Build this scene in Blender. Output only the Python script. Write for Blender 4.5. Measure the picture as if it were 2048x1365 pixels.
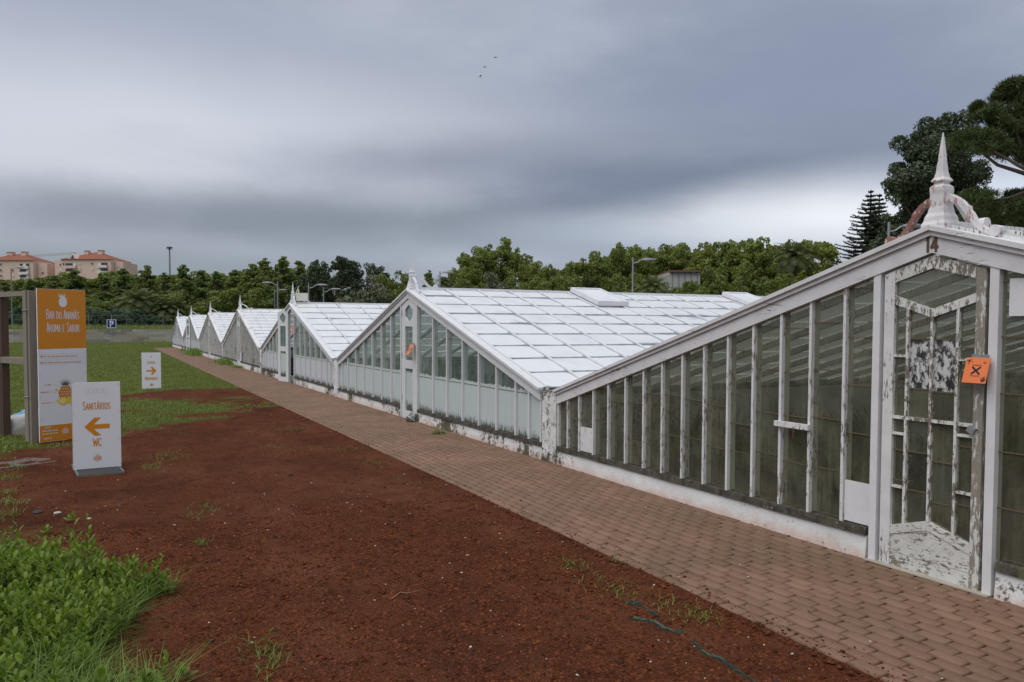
import bpy, math, random
import numpy as np
from mathutils import Vector, Matrix, geometry

for o in list(bpy.data.objects):
    bpy.data.objects.remove(o)
SC = bpy.context.scene
COL = SC.collection
RND = random.Random(7)
RNG = np.random.default_rng(11)

# ------------------------------------------------------------------ camera
F_PX, YAW, PITCH, ROLL, SHIFT = 1615.25, 0.4677, -0.0418, 0.003, 39.01   # focal length and shift in pixels of the 2048 px wide picture
EYE = Vector((0, 0, 1.6))
FW = Vector((math.sin(YAW) * math.cos(PITCH), math.cos(YAW) * math.cos(PITCH), math.sin(PITCH)))
_R = Vector((math.cos(YAW), -math.sin(YAW), 0))
_U = _R.cross(FW)
RT = _R * math.cos(ROLL) + _U * math.sin(ROLL)
UP = -_R * math.sin(ROLL) + _U * math.cos(ROLL)
cam = bpy.data.cameras.new('camera')
cam.sensor_width = 36
cam.lens = F_PX * 36 / 2048
cam.shift_y = SHIFT / 2048
cam.clip_start = 0.05
cam.clip_end = 4000
cam_ob = bpy.data.objects.new('camera', cam)
COL.objects.link(cam_ob)
cam_ob.matrix_world = Matrix(((RT.x, UP.x, -FW.x, EYE.x), (RT.y, UP.y, -FW.y, EYE.y), (RT.z, UP.z, -FW.z, EYE.z), (0, 0, 0, 1)))
SC.camera = cam_ob


def ray(px, py):
    return FW + RT * ((px - 1024) / F_PX) - UP * ((py - 682.5 - SHIFT) / F_PX)


def at(px, py, depth):
    """world point seen at a photo pixel, at a distance measured along the view axis"""
    return EYE + ray(px, py) * depth


def on_ground(px, py, z=0.0):
    d = ray(px, py)
    return EYE + d * ((z - EYE.z) / d.z)


# ------------------------------------------------------------------ node helpers
class NT:
    def __init__(self, tree):
        self.t = tree
        tree.nodes.clear()

    def n(self, kind, ins=None, **props):
        nd = self.t.nodes.new(kind)
        for k, v in props.items():
            setattr(nd, k, v)
        for k, v in (ins or {}).items():
            s = nd.inputs[k]
            if isinstance(v, bpy.types.NodeSocket):
                self.t.links.new(v, s)
            else:
                if s.type == 'RGBA' and isinstance(v, (tuple, list)) and len(v) == 3:
                    v = (*v, 1)
                s.default_value = v
        return nd

    def math(self, op, a, b=0.0, clamp=False):
        return self.n('ShaderNodeMath', {0: a, 1: b}, operation=op, use_clamp=clamp).outputs[0]

    def vmath(self, op, a, b=(0, 0, 0)):
        nd = self.n('ShaderNodeVectorMath', {0: a, 1: b}, operation=op)
        return nd.outputs['Value'] if op in ('LENGTH', 'DISTANCE', 'DOT_PRODUCT') else nd.outputs['Vector']

    def noise(self, vec, scale, detail=4, rough=0.55, out='Fac', dist=0.0):
        return self.n('ShaderNodeTexNoise', {'Vector': vec, 'Scale': scale, 'Detail': detail, 'Roughness': rough, 'Distortion': dist}).outputs[out]

    def rng(self, v, a, b, c=0.0, d=1.0, smooth=False):
        nd = self.n('ShaderNodeMapRange', {'Value': v, 'From Min': a, 'From Max': b, 'To Min': c, 'To Max': d}, clamp=True)
        if smooth:
            nd.interpolation_type = 'SMOOTHSTEP'
        return nd.outputs['Result']

    def mix(self, f, a, b, blend='MIX'):
        nd = self.n('ShaderNodeMix', data_type='RGBA', blend_type=blend)
        for s, v in ((nd.inputs[0], f), (nd.inputs[6], a), (nd.inputs[7], b)):
            if isinstance(v, bpy.types.NodeSocket):
                self.t.links.new(v, s)
            else:
                s.default_value = (*v, 1) if isinstance(v, (tuple, list)) and len(v) == 3 else v
        return nd.outputs[2]

    def shmix(self, f, a, b):
        nd = self.n('ShaderNodeMixShader')
        for i, v in enumerate((f, a, b)):
            if isinstance(v, bpy.types.NodeSocket):
                self.t.links.new(v, nd.inputs[i])
            else:
                nd.inputs[i].default_value = v
        return nd.outputs[0]

    def pos(self, scale=None):
        p = self.n('ShaderNodeNewGeometry').outputs['Position']
        return self.vmath('MULTIPLY', p, scale) if scale else p

    def bump(self, h, strength=0.3, dist=0.01):
        return self.n('ShaderNodeBump', {'Height': h, 'Strength': strength, 'Distance': dist}).outputs[0]

    def bsdf(self, col, rough=0.6, spec=0.3, normal=None, **more):
        ins = {'Base Color': col, 'Roughness': rough, 'Specular IOR Level': spec}
        if normal is not None:
            ins['Normal'] = normal
        ins.update(more)
        return self.n('ShaderNodeBsdfPrincipled', ins).outputs[0]

    def out(self, sh):
        self.n('ShaderNodeOutputMaterial', {'Surface': sh})


def material(name):
    m = bpy.data.materials.new(name)
    m.use_nodes = True
    return m, NT(m.node_tree)


def srgb(r, g, b, k=1.0):
    f = lambda c: (c / 12.92 if c <= 0.04045 else ((c + 0.055) / 1.055) ** 2.4) * k
    return tuple(f(c / 255) for c in (r, g, b))


# ------------------------------------------------------------------ sky, sun, exposure
EXPOSURE = 0.80
GAIN = 2 ** EXPOSURE
SUN_DIR = Vector((-0.42, -0.10, 0.90)).normalized()          # towards the bright part of the cloud cover
world = bpy.data.worlds.new('World')
SC.world = world
world.use_nodes = True
w = NT(world.node_tree)
sky = w.n('ShaderNodeTexSky', sky_type='NISHITA', sun_disc=False, sun_elevation=math.asin(SUN_DIR.z),
          sun_rotation=math.atan2(SUN_DIR.x, SUN_DIR.y), air_density=1.0, dust_density=2.0)
base_sky = w.mix(1.0, sky.outputs[0], (0.09, 0.09, 0.09), 'MULTIPLY')
dirv = w.n('ShaderNodeTexCoord').outputs['Generated']
wob = w.noise(w.vmath('MULTIPLY', dirv, (1, 1, 3.2)), 2.6, 5, 0.55)
fine = w.noise(w.vmath('MULTIPLY', dirv, (1, 1, 2.6)), 5.5, 7, 0.58, dist=0.3)
cloud = w.mix(w.rng(wob, 0.30, 0.72), srgb(156, 164, 180, 1 / GAIN), srgb(184, 191, 205, 1 / GAIN))


def cloud_bank(prev, px, py, rx, ry, col, rough=0.7, power=1.0, soft=0.0):
    c = ray(px, py).normalized()
    d = w.vmath('SUBTRACT', dirv, tuple(c))
    d = w.vmath('MULTIPLY', d, (F_PX / rx, F_PX / rx, F_PX / ry))
    ln = w.vmath('LENGTH', d)
    ln = w.math('ADD', ln, w.math('MULTIPLY', w.math('SUBTRACT', wob, 0.5), rough * 2.0))
    ln = w.math('ADD', ln, w.math('MULTIPLY', w.math('SUBTRACT', fine, 0.5), rough * 1.1))
    m = w.rng(ln, soft, 1.25, power, 0.0, True)
    return w.mix(m, prev, col)


k_ = 1 / GAIN
cloud = cloud_bank(cloud, 1650, 150, 760, 420, srgb(138, 148, 171, k_), 0.5, 0.85)
cloud = cloud_bank(cloud, 150, 60, 800, 130, srgb(168, 176, 194, k_), 0.5, 0.8)
cloud = cloud_bank(cloud, 250, 285, 850, 180, srgb(214, 218, 229, k_), 0.4, 1.0)
cloud = cloud_bank(cloud, 100, 330, 420, 130, srgb(205, 209, 219, k_), 0.4, 0.6)
cloud = cloud_bank(cloud, 1000, 330, 700, 70, srgb(138, 146, 163, k_), 0.6, 0.8)
cloud = cloud_bank(cloud, 620, 440, 1150, 70, srgb(126, 135, 148, k_), 0.55, 0.85)
cloud = cloud_bank(cloud, 1400, 370, 400, 60, srgb(112, 123, 146, k_), 0.6, 0.8)
cloud = cloud_bank(cloud, 300, 540, 900, 45, srgb(142, 152, 160, k_), 0.4, 0.8)
cloud = cloud_bank(cloud, 1420, 465, 480, 48, srgb(178, 188, 203, k_), 0.6, 0.9)
cloud = cloud_bank(cloud, 1690, 432, 380, 88, srgb(240, 244, 250, k_), 0.4, 1.0)
cloud = cloud_bank(cloud, 2080, 400, 320, 75, srgb(218, 226, 240, k_), 0.8, 0.95)
cloud = w.mix(1.0, cloud, w.mix(fine, (0.95, 0.95, 0.955), (1.05, 1.05, 1.045)), 'MULTIPLY')
col = w.mix(0.97, base_sky, cloud)
bg = w.n('ShaderNodeBackground', {'Color': col, 'Strength': 1.0})
w.n('ShaderNodeOutputWorld', {'Surface': bg.outputs[0]})

sun = bpy.data.lights.new('sun', 'SUN')
sun.energy = 1.5
sun.angle = math.radians(70)
sun.color = (1.0, 0.965, 0.915)
sun_ob = bpy.data.objects.new('sun', sun)
COL.objects.link(sun_ob)
sun_ob.rotation_euler = (-SUN_DIR).to_track_quat('-Z', 'Y').to_euler()

vs = SC.view_settings
vs.view_transform = 'Standard'
vs.look = 'None'
vs.gamma = 1
vs.exposure = EXPOSURE
vs.use_curve_mapping = False
SC.render.engine = 'CYCLES'
SC.cycles.use_denoising = True
SC.cycles.max_bounces = 7
SC.cycles.diffuse_bounces = 4
SC.cycles.transparent_max_bounces = 20
SC.cycles.caustics_reflective = False
SC.cycles.caustics_refractive = False


# ------------------------------------------------------------------ mesh helpers
class MB:
    def __init__(self):
        self.v, self.f, self.m, self.uv = [], [], [], {}

    def face(self, pts, mi=0, uv=None):
        i = len(self.v)
        self.v += [tuple(p) for p in pts]
        self.f.append(tuple(range(i, i + len(pts))))
        self.m.append(mi)
        if uv:
            self.uv[len(self.f) - 1] = uv
        return self

    def hexa(self, p, mi=0):
        """eight corners: bottom ring of four, then top ring of four"""
        i = len(self.v)
        self.v += [tuple(q) for q in p]
        for f in ((3, 2, 1, 0), (4, 5, 6, 7), (0, 1, 5, 4), (1, 2, 6, 5), (2, 3, 7, 6), (3, 0, 4, 7)):
            self.f.append(tuple(i + k for k in f))
            self.m.append(mi)
        return self

    def box(self, x0, x1, y0, y1, z0, z1, mi=0):
        return self.hexa([(x0, y0, z0), (x1, y0, z0), (x1, y1, z0), (x0, y1, z0),
                          (x0, y0, z1), (x1, y0, z1), (x1, y1, z1), (x0, y1, z1)], mi)

    def prism(self, poly, ext, mi=0):
        """planar polygon (3-D points) pushed along ext"""
        i = len(self.v)
        n = len(poly)
        e = Vector(ext)
        self.v += [tuple(p) for p in poly] + [tuple(Vector(p) + e) for p in poly]
        if n <= 4:
            self.f += [tuple(range(i + n - 1, i - 1, -1)), tuple(range(i + n, i + 2 * n))]
            self.m += [mi, mi]
        else:
            for t in geometry.tessellate_polygon([[Vector(p) for p in poly]]):
                self.f += [tuple(i + k for k in t), tuple(i + n + k for k in reversed(t))]
                self.m += [mi, mi]
        for k in range(n):
            q = (k + 1) % n
            self.f.append((i + k, i + q, i + n + q, i + n + k))
            self.m.append(mi)
        return self

    def holed(self, outer, holes, ext, mi=0):
        """plate with openings"""
        e = Vector(ext)
        loops = [[Vector(p) for p in outer]] + [[Vector(p) for p in h] for h in holes]
        flat = [p for l in loops for p in l]
        i = len(self.v)
        n = len(flat)
        self.v += [tuple(p) for p in flat] + [tuple(p + e) for p in flat]
        for t in geometry.tessellate_polygon(loops):
            self.f += [tuple(i + k for k in t), tuple(i + n + k for k in reversed(t))]
            self.m += [mi, mi]
        b = i
        for l in loops:
            for k in range(len(l)):
                q = (k + 1) % len(l)
                self.f.append((b + k, b + q, b + n + q, b + n + k))
                self.m.append(mi)
            b += len(l)
        return self

    def tube(self, pts, radii, n=6, mi=0, caps=True):
        pts = [Vector(p) for p in pts]
        if not isinstance(radii, (list, tuple)):
            radii = [radii] * len(pts)
        base = len(self.v)
        for j, p in enumerate(pts):
            t = (pts[min(j + 1, len(pts) - 1)] - pts[max(j - 1, 0)]).normalized()
            a = t.orthogonal() if abs(t.z) > 0.95 else t.cross(Vector((0, 0, 1)))
            a.normalize()
            b = t.cross(a)
            for k in range(n):
                an = 2 * math.pi * k / n
                self.v.append(tuple(p + (a * math.cos(an) + b * math.sin(an)) * radii[j]))
        for j in range(len(pts) - 1):
            for k in range(n):
                q = (k + 1) % n
                self.f.append((base + j * n + k, base + j * n + q, base + (j + 1) * n + q, base + (j + 1) * n + k))
                self.m.append(mi)
        if caps:
            self.f += [tuple(base + k for k in range(n - 1, -1, -1)), tuple(base + (len(pts) - 1) * n + k for k in range(n))]
            self.m += [mi, mi]
        return self

    def lathe(self, c, prof, n=12, square=False, mi=0):
        """profile of (half width, z) turned about a vertical axis; square gives a four-sided shaft"""
        base = len(self.v)
        if square:
            n = 4
        for r, z in prof:
            for k in range(n):
                an = 2 * math.pi * (k + (0.5 if square else 0)) / n
                rr = r * math.sqrt(2) if square else r
                self.v.append((c[0] + rr * math.cos(an), c[1] + rr * math.sin(an), c[2] + z))
        for j in range(len(prof) - 1):
            for k in range(n):
                q = (k + 1) % n
                self.f.append((base + j * n + k, base + j * n + q, base + (j + 1) * n + q, base + (j + 1) * n + k))
                self.m.append(mi)
        self.f += [tuple(base + k for k in range(n - 1, -1, -1)), tuple(base + (len(prof) - 1) * n + k for k in range(n))]
        self.m += [mi, mi]
        return self

    def mesh(self, name, mats, smooth=False):
        me = bpy.data.meshes.new(name)
        me.from_pydata(self.v, [], self.f)
        if not isinstance(mats, (list, tuple)):
            mats = [mats]
        for m in mats:
            me.materials.append(m)
        me.polygons.foreach_set('material_index', self.m)
        if self.uv:
            lay = me.uv_layers.new(name='UVMap')
            for fi, uv in self.uv.items():
                st = me.polygons[fi].loop_start
                for k, c in enumerate(uv):
                    lay.data[st + k].uv = c
        if smooth:
            me.polygons.foreach_set('use_smooth', [True] * len(me.polygons))
        me.update()
        return me


def link(name, me, parent=None):
    o = bpy.data.objects.new(name, me)
    COL.objects.link(o)
    if parent is not None:
        o.parent = parent
    return o


def part(name, mb, mats, parent, smooth=False, label=None):
    """mesh in world coordinates, hung under its thing"""
    o = link(name, mb.mesh(name, mats, smooth), parent)
    mw = Matrix.Identity(4)
    p = parent
    while p is not None:
        mw = p.matrix_local_store @ mw if hasattr(p, 'matrix_local_store') else Matrix.Translation(Vector(p.get('org', (0, 0, 0)))) @ mw
        break
    o.matrix_parent_inverse = mw.inverted()
    o['org'] = (0.0, 0.0, 0.0)
    if label:
        o['label'] = label
    return o


def empty(name, loc, label=None, cat=None, group=None):
    o = bpy.data.objects.new(name, None)
    COL.objects.link(o)
    o.location = loc
    o['org'] = tuple(float(c) for c in loc)
    o.empty_display_size = 0.2
    return tag(o, label, cat, group)


def tag(o, label=None, cat=None, group=None, kind=None):
    for k, v in (('label', label), ('category', cat), ('group', group), ('kind', kind)):
        if v:
            o[k] = v
    return o


def whole(name, mb, mats, label, cat, group=None, smooth=False, base=None):
    """a thing that is one mesh; vertices are given in world coordinates"""
    base = Vector(base) if base is not None else Vector(np.mean(np.array(mb.v), axis=0)) * 1.0
    mb.v = [tuple(Vector(p) - base) for p in mb.v]
    o = link(name, mb.mesh(name, mats, smooth))
    o.location = base
    return tag(o, label, cat, group)


def quick_mesh(name, verts, quads, mats, attr=None, smooth=False):
    """numpy: verts (n,3), quads (m,3 or 4)"""
    me = bpy.data.meshes.new(name)
    nv, nf, k = len(verts), len(quads), quads.shape[1]
    me.vertices.add(nv)
    me.vertices.foreach_set('co', np.ascontiguousarray(verts, dtype=np.float32).ravel())
    me.loops.add(nf * k)
    me.loops.foreach_set('vertex_index', np.ascontiguousarray(quads, dtype=np.int32).ravel())
    me.polygons.add(nf)
    me.polygons.foreach_set('loop_start', np.arange(0, nf * k, k, dtype=np.int32))
    try:
        me.polygons.foreach_set('loop_total', np.full(nf, k, dtype=np.int32))
    except Exception:
        pass
    if attr is not None:
        for an, av in attr.items():
            a = me.attributes.new(an, 'FLOAT', 'POINT')
            a.data.foreach_set('value', np.ascontiguousarray(av, dtype=np.float32))
    for m in (mats if isinstance(mats, (list, tuple)) else [mats]):
        me.materials.append(m)
    if smooth:
        me.polygons.foreach_set('use_smooth', [True] * nf)
    me.update(calc_edges=True)
    me.validate()
    return me


def vnoise(x, y, scale, seed=0):
    x = np.asarray(x, float) * scale
    y = np.asarray(y, float) * scale
    xi, yi = np.floor(x), np.floor(y)
    xf, yf = x - xi, y - yi
    xf, yf = xf * xf * (3 - 2 * xf), yf * yf * (3 - 2 * yf)

    def h(a, b):
        t = np.sin(a * 127.1 + b * 311.7 + seed * 74.7) * 43758.5453
        return t - np.floor(t)
    return (h(xi, yi) * (1 - xf) + h(xi + 1, yi) * xf) * (1 - yf) + (h(xi, yi + 1) * (1 - xf) + h(xi + 1, yi + 1) * xf) * yf


# ------------------------------------------------------------------ materials
def paint(name, base=(0.80, 0.80, 0.80), peel=0.25, under=(0.20, 0.18, 0.155), stretch=(14, 14, 4), grime=0.35, rough=0.55, tint=None):
    m, n = material(name)
    p = n.pos()
    a = n.noise(n.pos(stretch), 1.6, 9, 0.68)
    b = n.noise(p, 2.3, 4)
    f = n.math('ADD', n.math('MULTIPLY', a, 0.75), n.math('MULTIPLY', b, 0.35))
    th = 0.78 - 0.30 * peel
    mask = n.rng(f, th, th + 0.03)
    g = n.noise(p, 6, 8, 0.7)
    dirty = tuple(c * 0.62 * t for c, t in zip(base, (1, 0.98, 0.92)))
    c = n.mix(n.math('MULTIPLY', n.rng(g, 0.42, 0.78), grime), base, dirty)
    if tint:
        c = n.mix(n.rng(n.noise(p, 9, 6), 0.5, 0.66), c, tint)
    fine = n.noise(n.pos(tuple(s * 5 for s in stretch)), 2.0, 4)
    u = n.mix(fine, tuple(x * 0.6 for x in under), tuple(min(1, x * 1.6) for x in under))
    c = n.mix(mask, c, u)
    h = n.math('ADD', n.math('MULTIPLY', mask, -0.8), n.math('MULTIPLY', fine, 0.35))
    n.out(n.bsdf(c, rough, 0.35, n.bump(h, 0.5, 0.004)))
    return m


def plaster(name, th=0.535):
    """lime-washed masonry: pink splash near the ground, mould and moss in patches, cracks"""
    m, n = material(name)
    p = n.pos()
    z = n.n('ShaderNodeSeparateXYZ', {0: p}).outputs[2]
    g = n.noise(p, 3.0, 8, 0.66)
    c = n.mix(n.rng(g, 0.35, 0.75), (0.76, 0.76, 0.755), (0.60, 0.60, 0.58))
    splash = n.rng(n.math('ADD', z, n.math('MULTIPLY', n.noise(p, 6, 7, 0.7), -0.20)), -0.09, 0.015, 1, 0, True)
    c = n.mix(n.math('MULTIPLY', splash, 0.62), c, (0.60, 0.40, 0.31))
    big = n.noise(p, 0.55, 2)
    mo = n.noise(p, 15, 11, 0.8)
    mm = n.math('ADD', mo, n.math('MULTIPLY', n.math('SUBTRACT', big, 0.5), 0.85))
    mm = n.math('ADD', mm, n.math('MULTIPLY', n.math('SUBTRACT', n.noise(p, 2.6, 3), 0.5), 0.35))
    c = n.mix(n.rng(mm, th, th + 0.065), c, n.mix(n.noise(p, 40, 4), (0.04, 0.04, 0.03), (0.17, 0.15, 0.095)))
    sp = n.noise(p, 60, 5, 0.7)
    c = n.mix(n.rng(n.math('ADD', sp, n.math('MULTIPLY', n.math('SUBTRACT', big, 0.5), 0.2)), 0.62, 0.67, 0, 0.75), c, (0.10, 0.10, 0.085))
    n.out(n.bsdf(c, 0.85, 0.2, n.bump(n.math('ADD', mo, n.math('MULTIPLY', sp, 0.4)), 0.45, 0.012)))
    return m


def mould(name):
    m, n = material(name)
    p = n.pos()
    a = n.noise(p, 14, 8, 0.7)
    c = n.mix(n.rng(a, 0.38, 0.62), (0.035, 0.032, 0.026), (0.10, 0.088, 0.07))
    c = n.mix(n.rng(n.noise(p, 48, 5, 0.7), 0.62, 0.68), c, (0.40, 0.40, 0.37))
    c = n.mix(n.rng(n.noise(p, 5, 6), 0.60, 0.70), c, (0.10, 0.10, 0.04))
    n.out(n.bsdf(c, 0.9, 0.2, n.bump(a, 0.6, 0.01)))
    return m


def glass(name, tint=(0.80, 0.83, 0.78), dirt=0.25, dirtcol=(0.20, 0.20, 0.16), paint_z=None, paintcol=(0.60, 0.67, 0.65), gloss=0.06, streak=True, speck=0.5, flaky=None):
    """thin dirty window glass, optionally lime-washed up to a ragged line"""
    m, n = material(name)
    p = n.pos()
    fr = n.n('ShaderNodeLayerWeight', {'Blend': 0.5}).outputs['Facing']
    fr = n.math('ADD', 0.03, n.math('MULTIPLY', n.math('POWER', fr, 5.0), 0.8))
    gl = n.n('ShaderNodeBsdfGlossy', {'Color': (0.9, 0.93, 0.95, 1), 'Roughness': gloss}).outputs[0]
    tr = n.n('ShaderNodeBsdfTransparent', {'Color': (*tint, 1)}).outputs[0]
    clear = n.shmix(fr, tr, gl)
    st = n.noise(n.pos((22, 22, 2.2)) if streak else p, 1.4, 6, 0.6)
    bl = n.noise(p, 3.2, 6, 0.65)
    rnd = n.n('ShaderNodeObjectInfo').outputs['Random']
    dm = n.math('MULTIPLY', n.rng(n.math('ADD', n.math('MULTIPLY', st, 0.5), n.math('MULTIPLY', bl, 0.6)), 0.30, 0.75), dirt * 1.9, True)
    dm = n.math('ADD', n.math('MULTIPLY', dm, n.rng(rnd, 0, 1, 0.6, 1.3)), dirt * 0.25, True)
    dc = n.mix(bl, tuple(c * 0.7 for c in dirtcol), tuple(min(1, c * 1.5) for c in dirtcol))
    dc = n.mix(n.rng(n.math('FRACT', n.math('MULTIPLY', rnd, 7.31)), 0, 1, 0, 0.7), dc, tuple(c * k for c, k in zip(dirtcol, (0.95, 1.12, 1.25))))
    dd = n.n('ShaderNodeBsdfDiffuse', {'Color': dc}).outputs[0]
    dt = n.n('ShaderNodeBsdfTranslucent', {'Color': dc}).outputs[0]
    sh = n.shmix(dm, clear, n.shmix(0.5, dd, dt))
    sk = n.rng(n.noise(p, 55, 3, 0.6), 0.73, 0.75, 0, speck)
    sh = n.shmix(sk, sh, n.n('ShaderNodeBsdfDiffuse', {'Color': (0.62, 0.62, 0.58, 1)}).outputs[0])
    if flaky is not None:
        fl = n.math('ADD', n.math('MULTIPLY', n.noise(n.pos((1, 1, 0.6)), 26, 9, 0.75), 0.8), n.math('MULTIPLY', bl, 0.3))
        fc = n.mix(n.noise(p, 30, 4), (0.46, 0.46, 0.45), (0.66, 0.66, 0.66))
        sh = n.shmix(n.rng(fl, flaky, flaky + 0.05, 1, 0), sh, n.n('ShaderNodeBsdfDiffuse', {'Color': fc}).outputs[0])
    if paint_z is not None:
        z = n.n('ShaderNodeSeparateXYZ', {0: p}).outputs[2]
        rag = n.noise(n.pos((1, 1, 0.4)), 16, 5, 0.7)
        edge = n.math('ADD', z, n.math('MULTIPLY', rag, -0.14))
        pm = n.rng(edge, paint_z - 0.075, paint_z - 0.068, 1, 0)
        low = n.rng(n.math('ADD', z, n.math('MULTIPLY', n.noise(n.pos((16, 16, 5)), 1.5, 7, 0.7), -0.42)), 0.03, 0.10, 1, 0)
        pc = n.mix(n.noise(n.pos((18, 18, 1.5)), 1.2, 5), tuple(c * 0.86 for c in paintcol), tuple(min(1, c * 1.12) for c in paintcol))
        pc = n.mix(low, pc, (0.10, 0.11, 0.09))
        pb = n.bsdf(pc, 0.5, 0.2)
        pt = n.n('ShaderNodeBsdfTranslucent', {'Color': (*paintcol, 1)}).outputs[0]
        sh = n.shmix(pm, sh, n.shmix(0.18, pb, pt))
    n.out(sh)
    return m


def limewash_roof(name, cover=0.86, white=(0.90, 0.92, 0.94), bare=(0.52, 0.58, 0.63), see=0.25, trans=0.17, ragged=1.0, px=9.0, py=7.0):
    """roof glass brushed with lime: thin at the edges and corners of every pane"""
    m, n = material(name)
    uv = n.n('ShaderNodeUVMap').outputs[0]
    s = n.n('ShaderNodeSeparateXYZ', {0: uv})
    p = n.pos()
    x = n.math('ABSOLUTE', n.math('SUBTRACT', n.math('MULTIPLY', s.outputs[0], 2.0), 1.0))
    y = n.math('ABSOLUTE', n.math('SUBTRACT', n.math('MULTIPLY', s.outputs[1], 2.0), 1.0))
    q = n.math('ADD', n.math('POWER', x, px), n.math('POWER', y, py))
    big = n.noise(p, 1.1, 3, 0.5)
    q = n.math('ADD', q, n.math('MULTIPLY', n.math('SUBTRACT', n.noise(p, 3.2, 5), 0.5), ragged))
    q = n.math('ADD', q, n.math('MULTIPLY', n.rng(big, 0.52, 0.70), 0.42 * ragged))
    mask = n.rng(q, cover - 0.45, cover, 1, 0, True)
    brush = n.noise(n.pos((40, 2.2, 2.2)), 1.0, 4, 0.6)
    wc = n.mix(n.rng(brush, 0.3, 0.75), white, tuple(c * 0.93 for c in white))
    wc = n.mix(n.rng(n.noise(p, 1.9, 4), 0.50, 0.72, 0, 0.5), wc, tuple(c * k for c, k in zip(white, (0.72, 0.76, 0.80))))
    pb = n.bsdf(wc, 0.28, 0.5)
    pt = n.n('ShaderNodeBsdfTranslucent', {'Color': (*white, 1)}).outputs[0]
    painted = n.shmix(trans, pb, pt)
    tr = n.n('ShaderNodeBsdfTransparent', {'Color': (0.85, 0.88, 0.86, 1)}).outputs[0]
    bb = n.bsdf(bare, 0.22, 0.5)
    bt = n.n('ShaderNodeBsdfTranslucent', {'Color': (*bare, 1)}).outputs[0]
    n.out(n.shmix(mask, n.shmix(see, n.shmix(0.4, bb, bt), tr), painted))
    return m


def plain(name, colr, rough=0.6, spec=0.3, metal=0.0, var=0.18, scale=12.0, bump=0.15, stretch=None):
    m, n = material(name)
    p = n.pos(stretch) if stretch else n.pos()
    a = n.noise(p, scale, 7, 0.65)
    c = n.mix(a, tuple(max(0, c * (1 - var)) for c in colr), tuple(min(1, c * (1 + var)) for c in colr))
    n.out(n.bsdf(c, rough, spec, n.bump(a, bump, 0.006), Metallic=metal))
    return m


def leafy(name, dark, light, trans=0.25, rough=0.5, scale=0.5, spec=0.25):
    m, n = material(name)
    isl = n.n('ShaderNodeNewGeometry').outputs['Random Per Island']
    oi = n.n('ShaderNodeObjectInfo').outputs['Random']
    a = n.noise(n.pos(), scale, 3)
    f = n.math('ADD', n.math('MULTIPLY', isl, 0.55), n.math('MULTIPLY', n.rng(a, 0.3, 0.7), 0.45))
    c = n.mix(f, dark, light)
    c = n.mix(n.math('MULTIPLY', oi, 0.35), c, n.mix(0.5, light, (light[0] * 1.25, light[1] * 0.95, light[2] * 0.7)))
    b = n.bsdf(c, rough, spec)
    t = n.n('ShaderNodeBsdfTranslucent', {'Color': n.mix(1.0, c, (1.1, 1.25, 0.7), 'MULTIPLY')}).outputs[0]
    n.out(n.shmix(trans, b, t))
    return m


M = {}
M['white'] = paint('white_paint', (0.71, 0.71, 0.72), 0.22, (0.20, 0.18, 0.155), (26, 26, 8), grime=0.4)
M['white_clean'] = paint('fresh_white_paint', (0.66, 0.67, 0.69), 0.0, grime=0.3)
M['white_worn'] = paint('worn_white_paint', (0.71, 0.71, 0.71), 0.58, (0.20, 0.175, 0.145), (34, 34, 8), 0.5)
M['white_peel'] = paint('peeling_door_paint', (0.70, 0.71, 0.68), 0.74, (0.17, 0.145, 0.115), (30, 30, 12), 0.7)
M['peel_stile'] = paint('bare_peeling_wood', (0.66, 0.67, 0.64), 1.0, (0.24, 0.215, 0.175), (30, 30, 8), 0.7)
M['fascia'] = paint('cracked_fascia_paint', (0.71, 0.71, 0.72), 0.42, (0.15, 0.13, 0.11), (10, 4, 60), 0.5)
M['trim0'] = paint('cracked_moulding_paint', (0.70, 0.70, 0.71), 0.40, (0.16, 0.14, 0.12), (14, 6, 60), 0.5)
M['board'] = paint('weathered_door_board', (0.66, 0.66, 0.63), 0.72, (0.19, 0.165, 0.135), (34, 14, 34), 0.75)
M['finial'] = paint('chalky_finial', (0.68, 0.66, 0.67), 0.48, (0.40, 0.21, 0.19), (22, 22, 8), 0.6)
M['finial_red'] = paint('oxide_red_finial', (0.27, 0.125, 0.105), 0.62, (0.52, 0.45, 0.43), (26, 26, 12), 0.7)
M['plaster'] = plaster('limewashed_masonry')
M['plaster0'] = plaster('mouldy_limewashed_masonry', 0.505)
M['mould'] = mould('mouldy_sill')
M['lap'] = plain('putty_lap', (0.13, 0.10, 0.06), 0.8)
M['lap_grey'] = plain('grey_glass_edge', (0.50, 0.53, 0.55), 0.4, 0.5)
M['rust'] = plain('rusty_iron', (0.16, 0.085, 0.05), 0.8, var=0.5, scale=40)
M['brown'] = plain('brown_number_paint', (0.13, 0.075, 0.045), 0.7, var=0.45, scale=60)
M['steel'] = plain('galvanised_steel', (0.42, 0.43, 0.44), 0.4, 0.5, 0.7)
M['pole'] = plain('grey_lamp_steel', (0.22, 0.235, 0.25), 0.45, 0.5, 0.3)
M['gutter'] = plain('grey_gutter_cement', (0.16, 0.155, 0.13), 0.9, var=0.4)
M['concrete'] = plain('grey_concrete', (0.36, 0.33, 0.27), 0.9, var=0.35, scale=5, bump=0.3)
M['timber'] = plain('weathered_timber', (0.235, 0.20, 0.165), 0.8, var=0.4, scale=3.5, bump=0.4, stretch=(14, 14, 1.3))
M['timber_dark'] = plain('dark_timber', (0.10, 0.065, 0.045), 0.8, var=0.4, scale=3.5, bump=0.4, stretch=(14, 14, 1.3))  # darker brown timber for the dark side of the left post
M['sign_white'] = plain('white_sign_panel', (0.78, 0.79, 0.82), 0.35, 0.4, var=0.03, bump=0.0)
M['orange'] = plain('orange_print', (0.66, 0.25, 0.012), 0.4, 0.4, var=0.05, bump=0.0)
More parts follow.
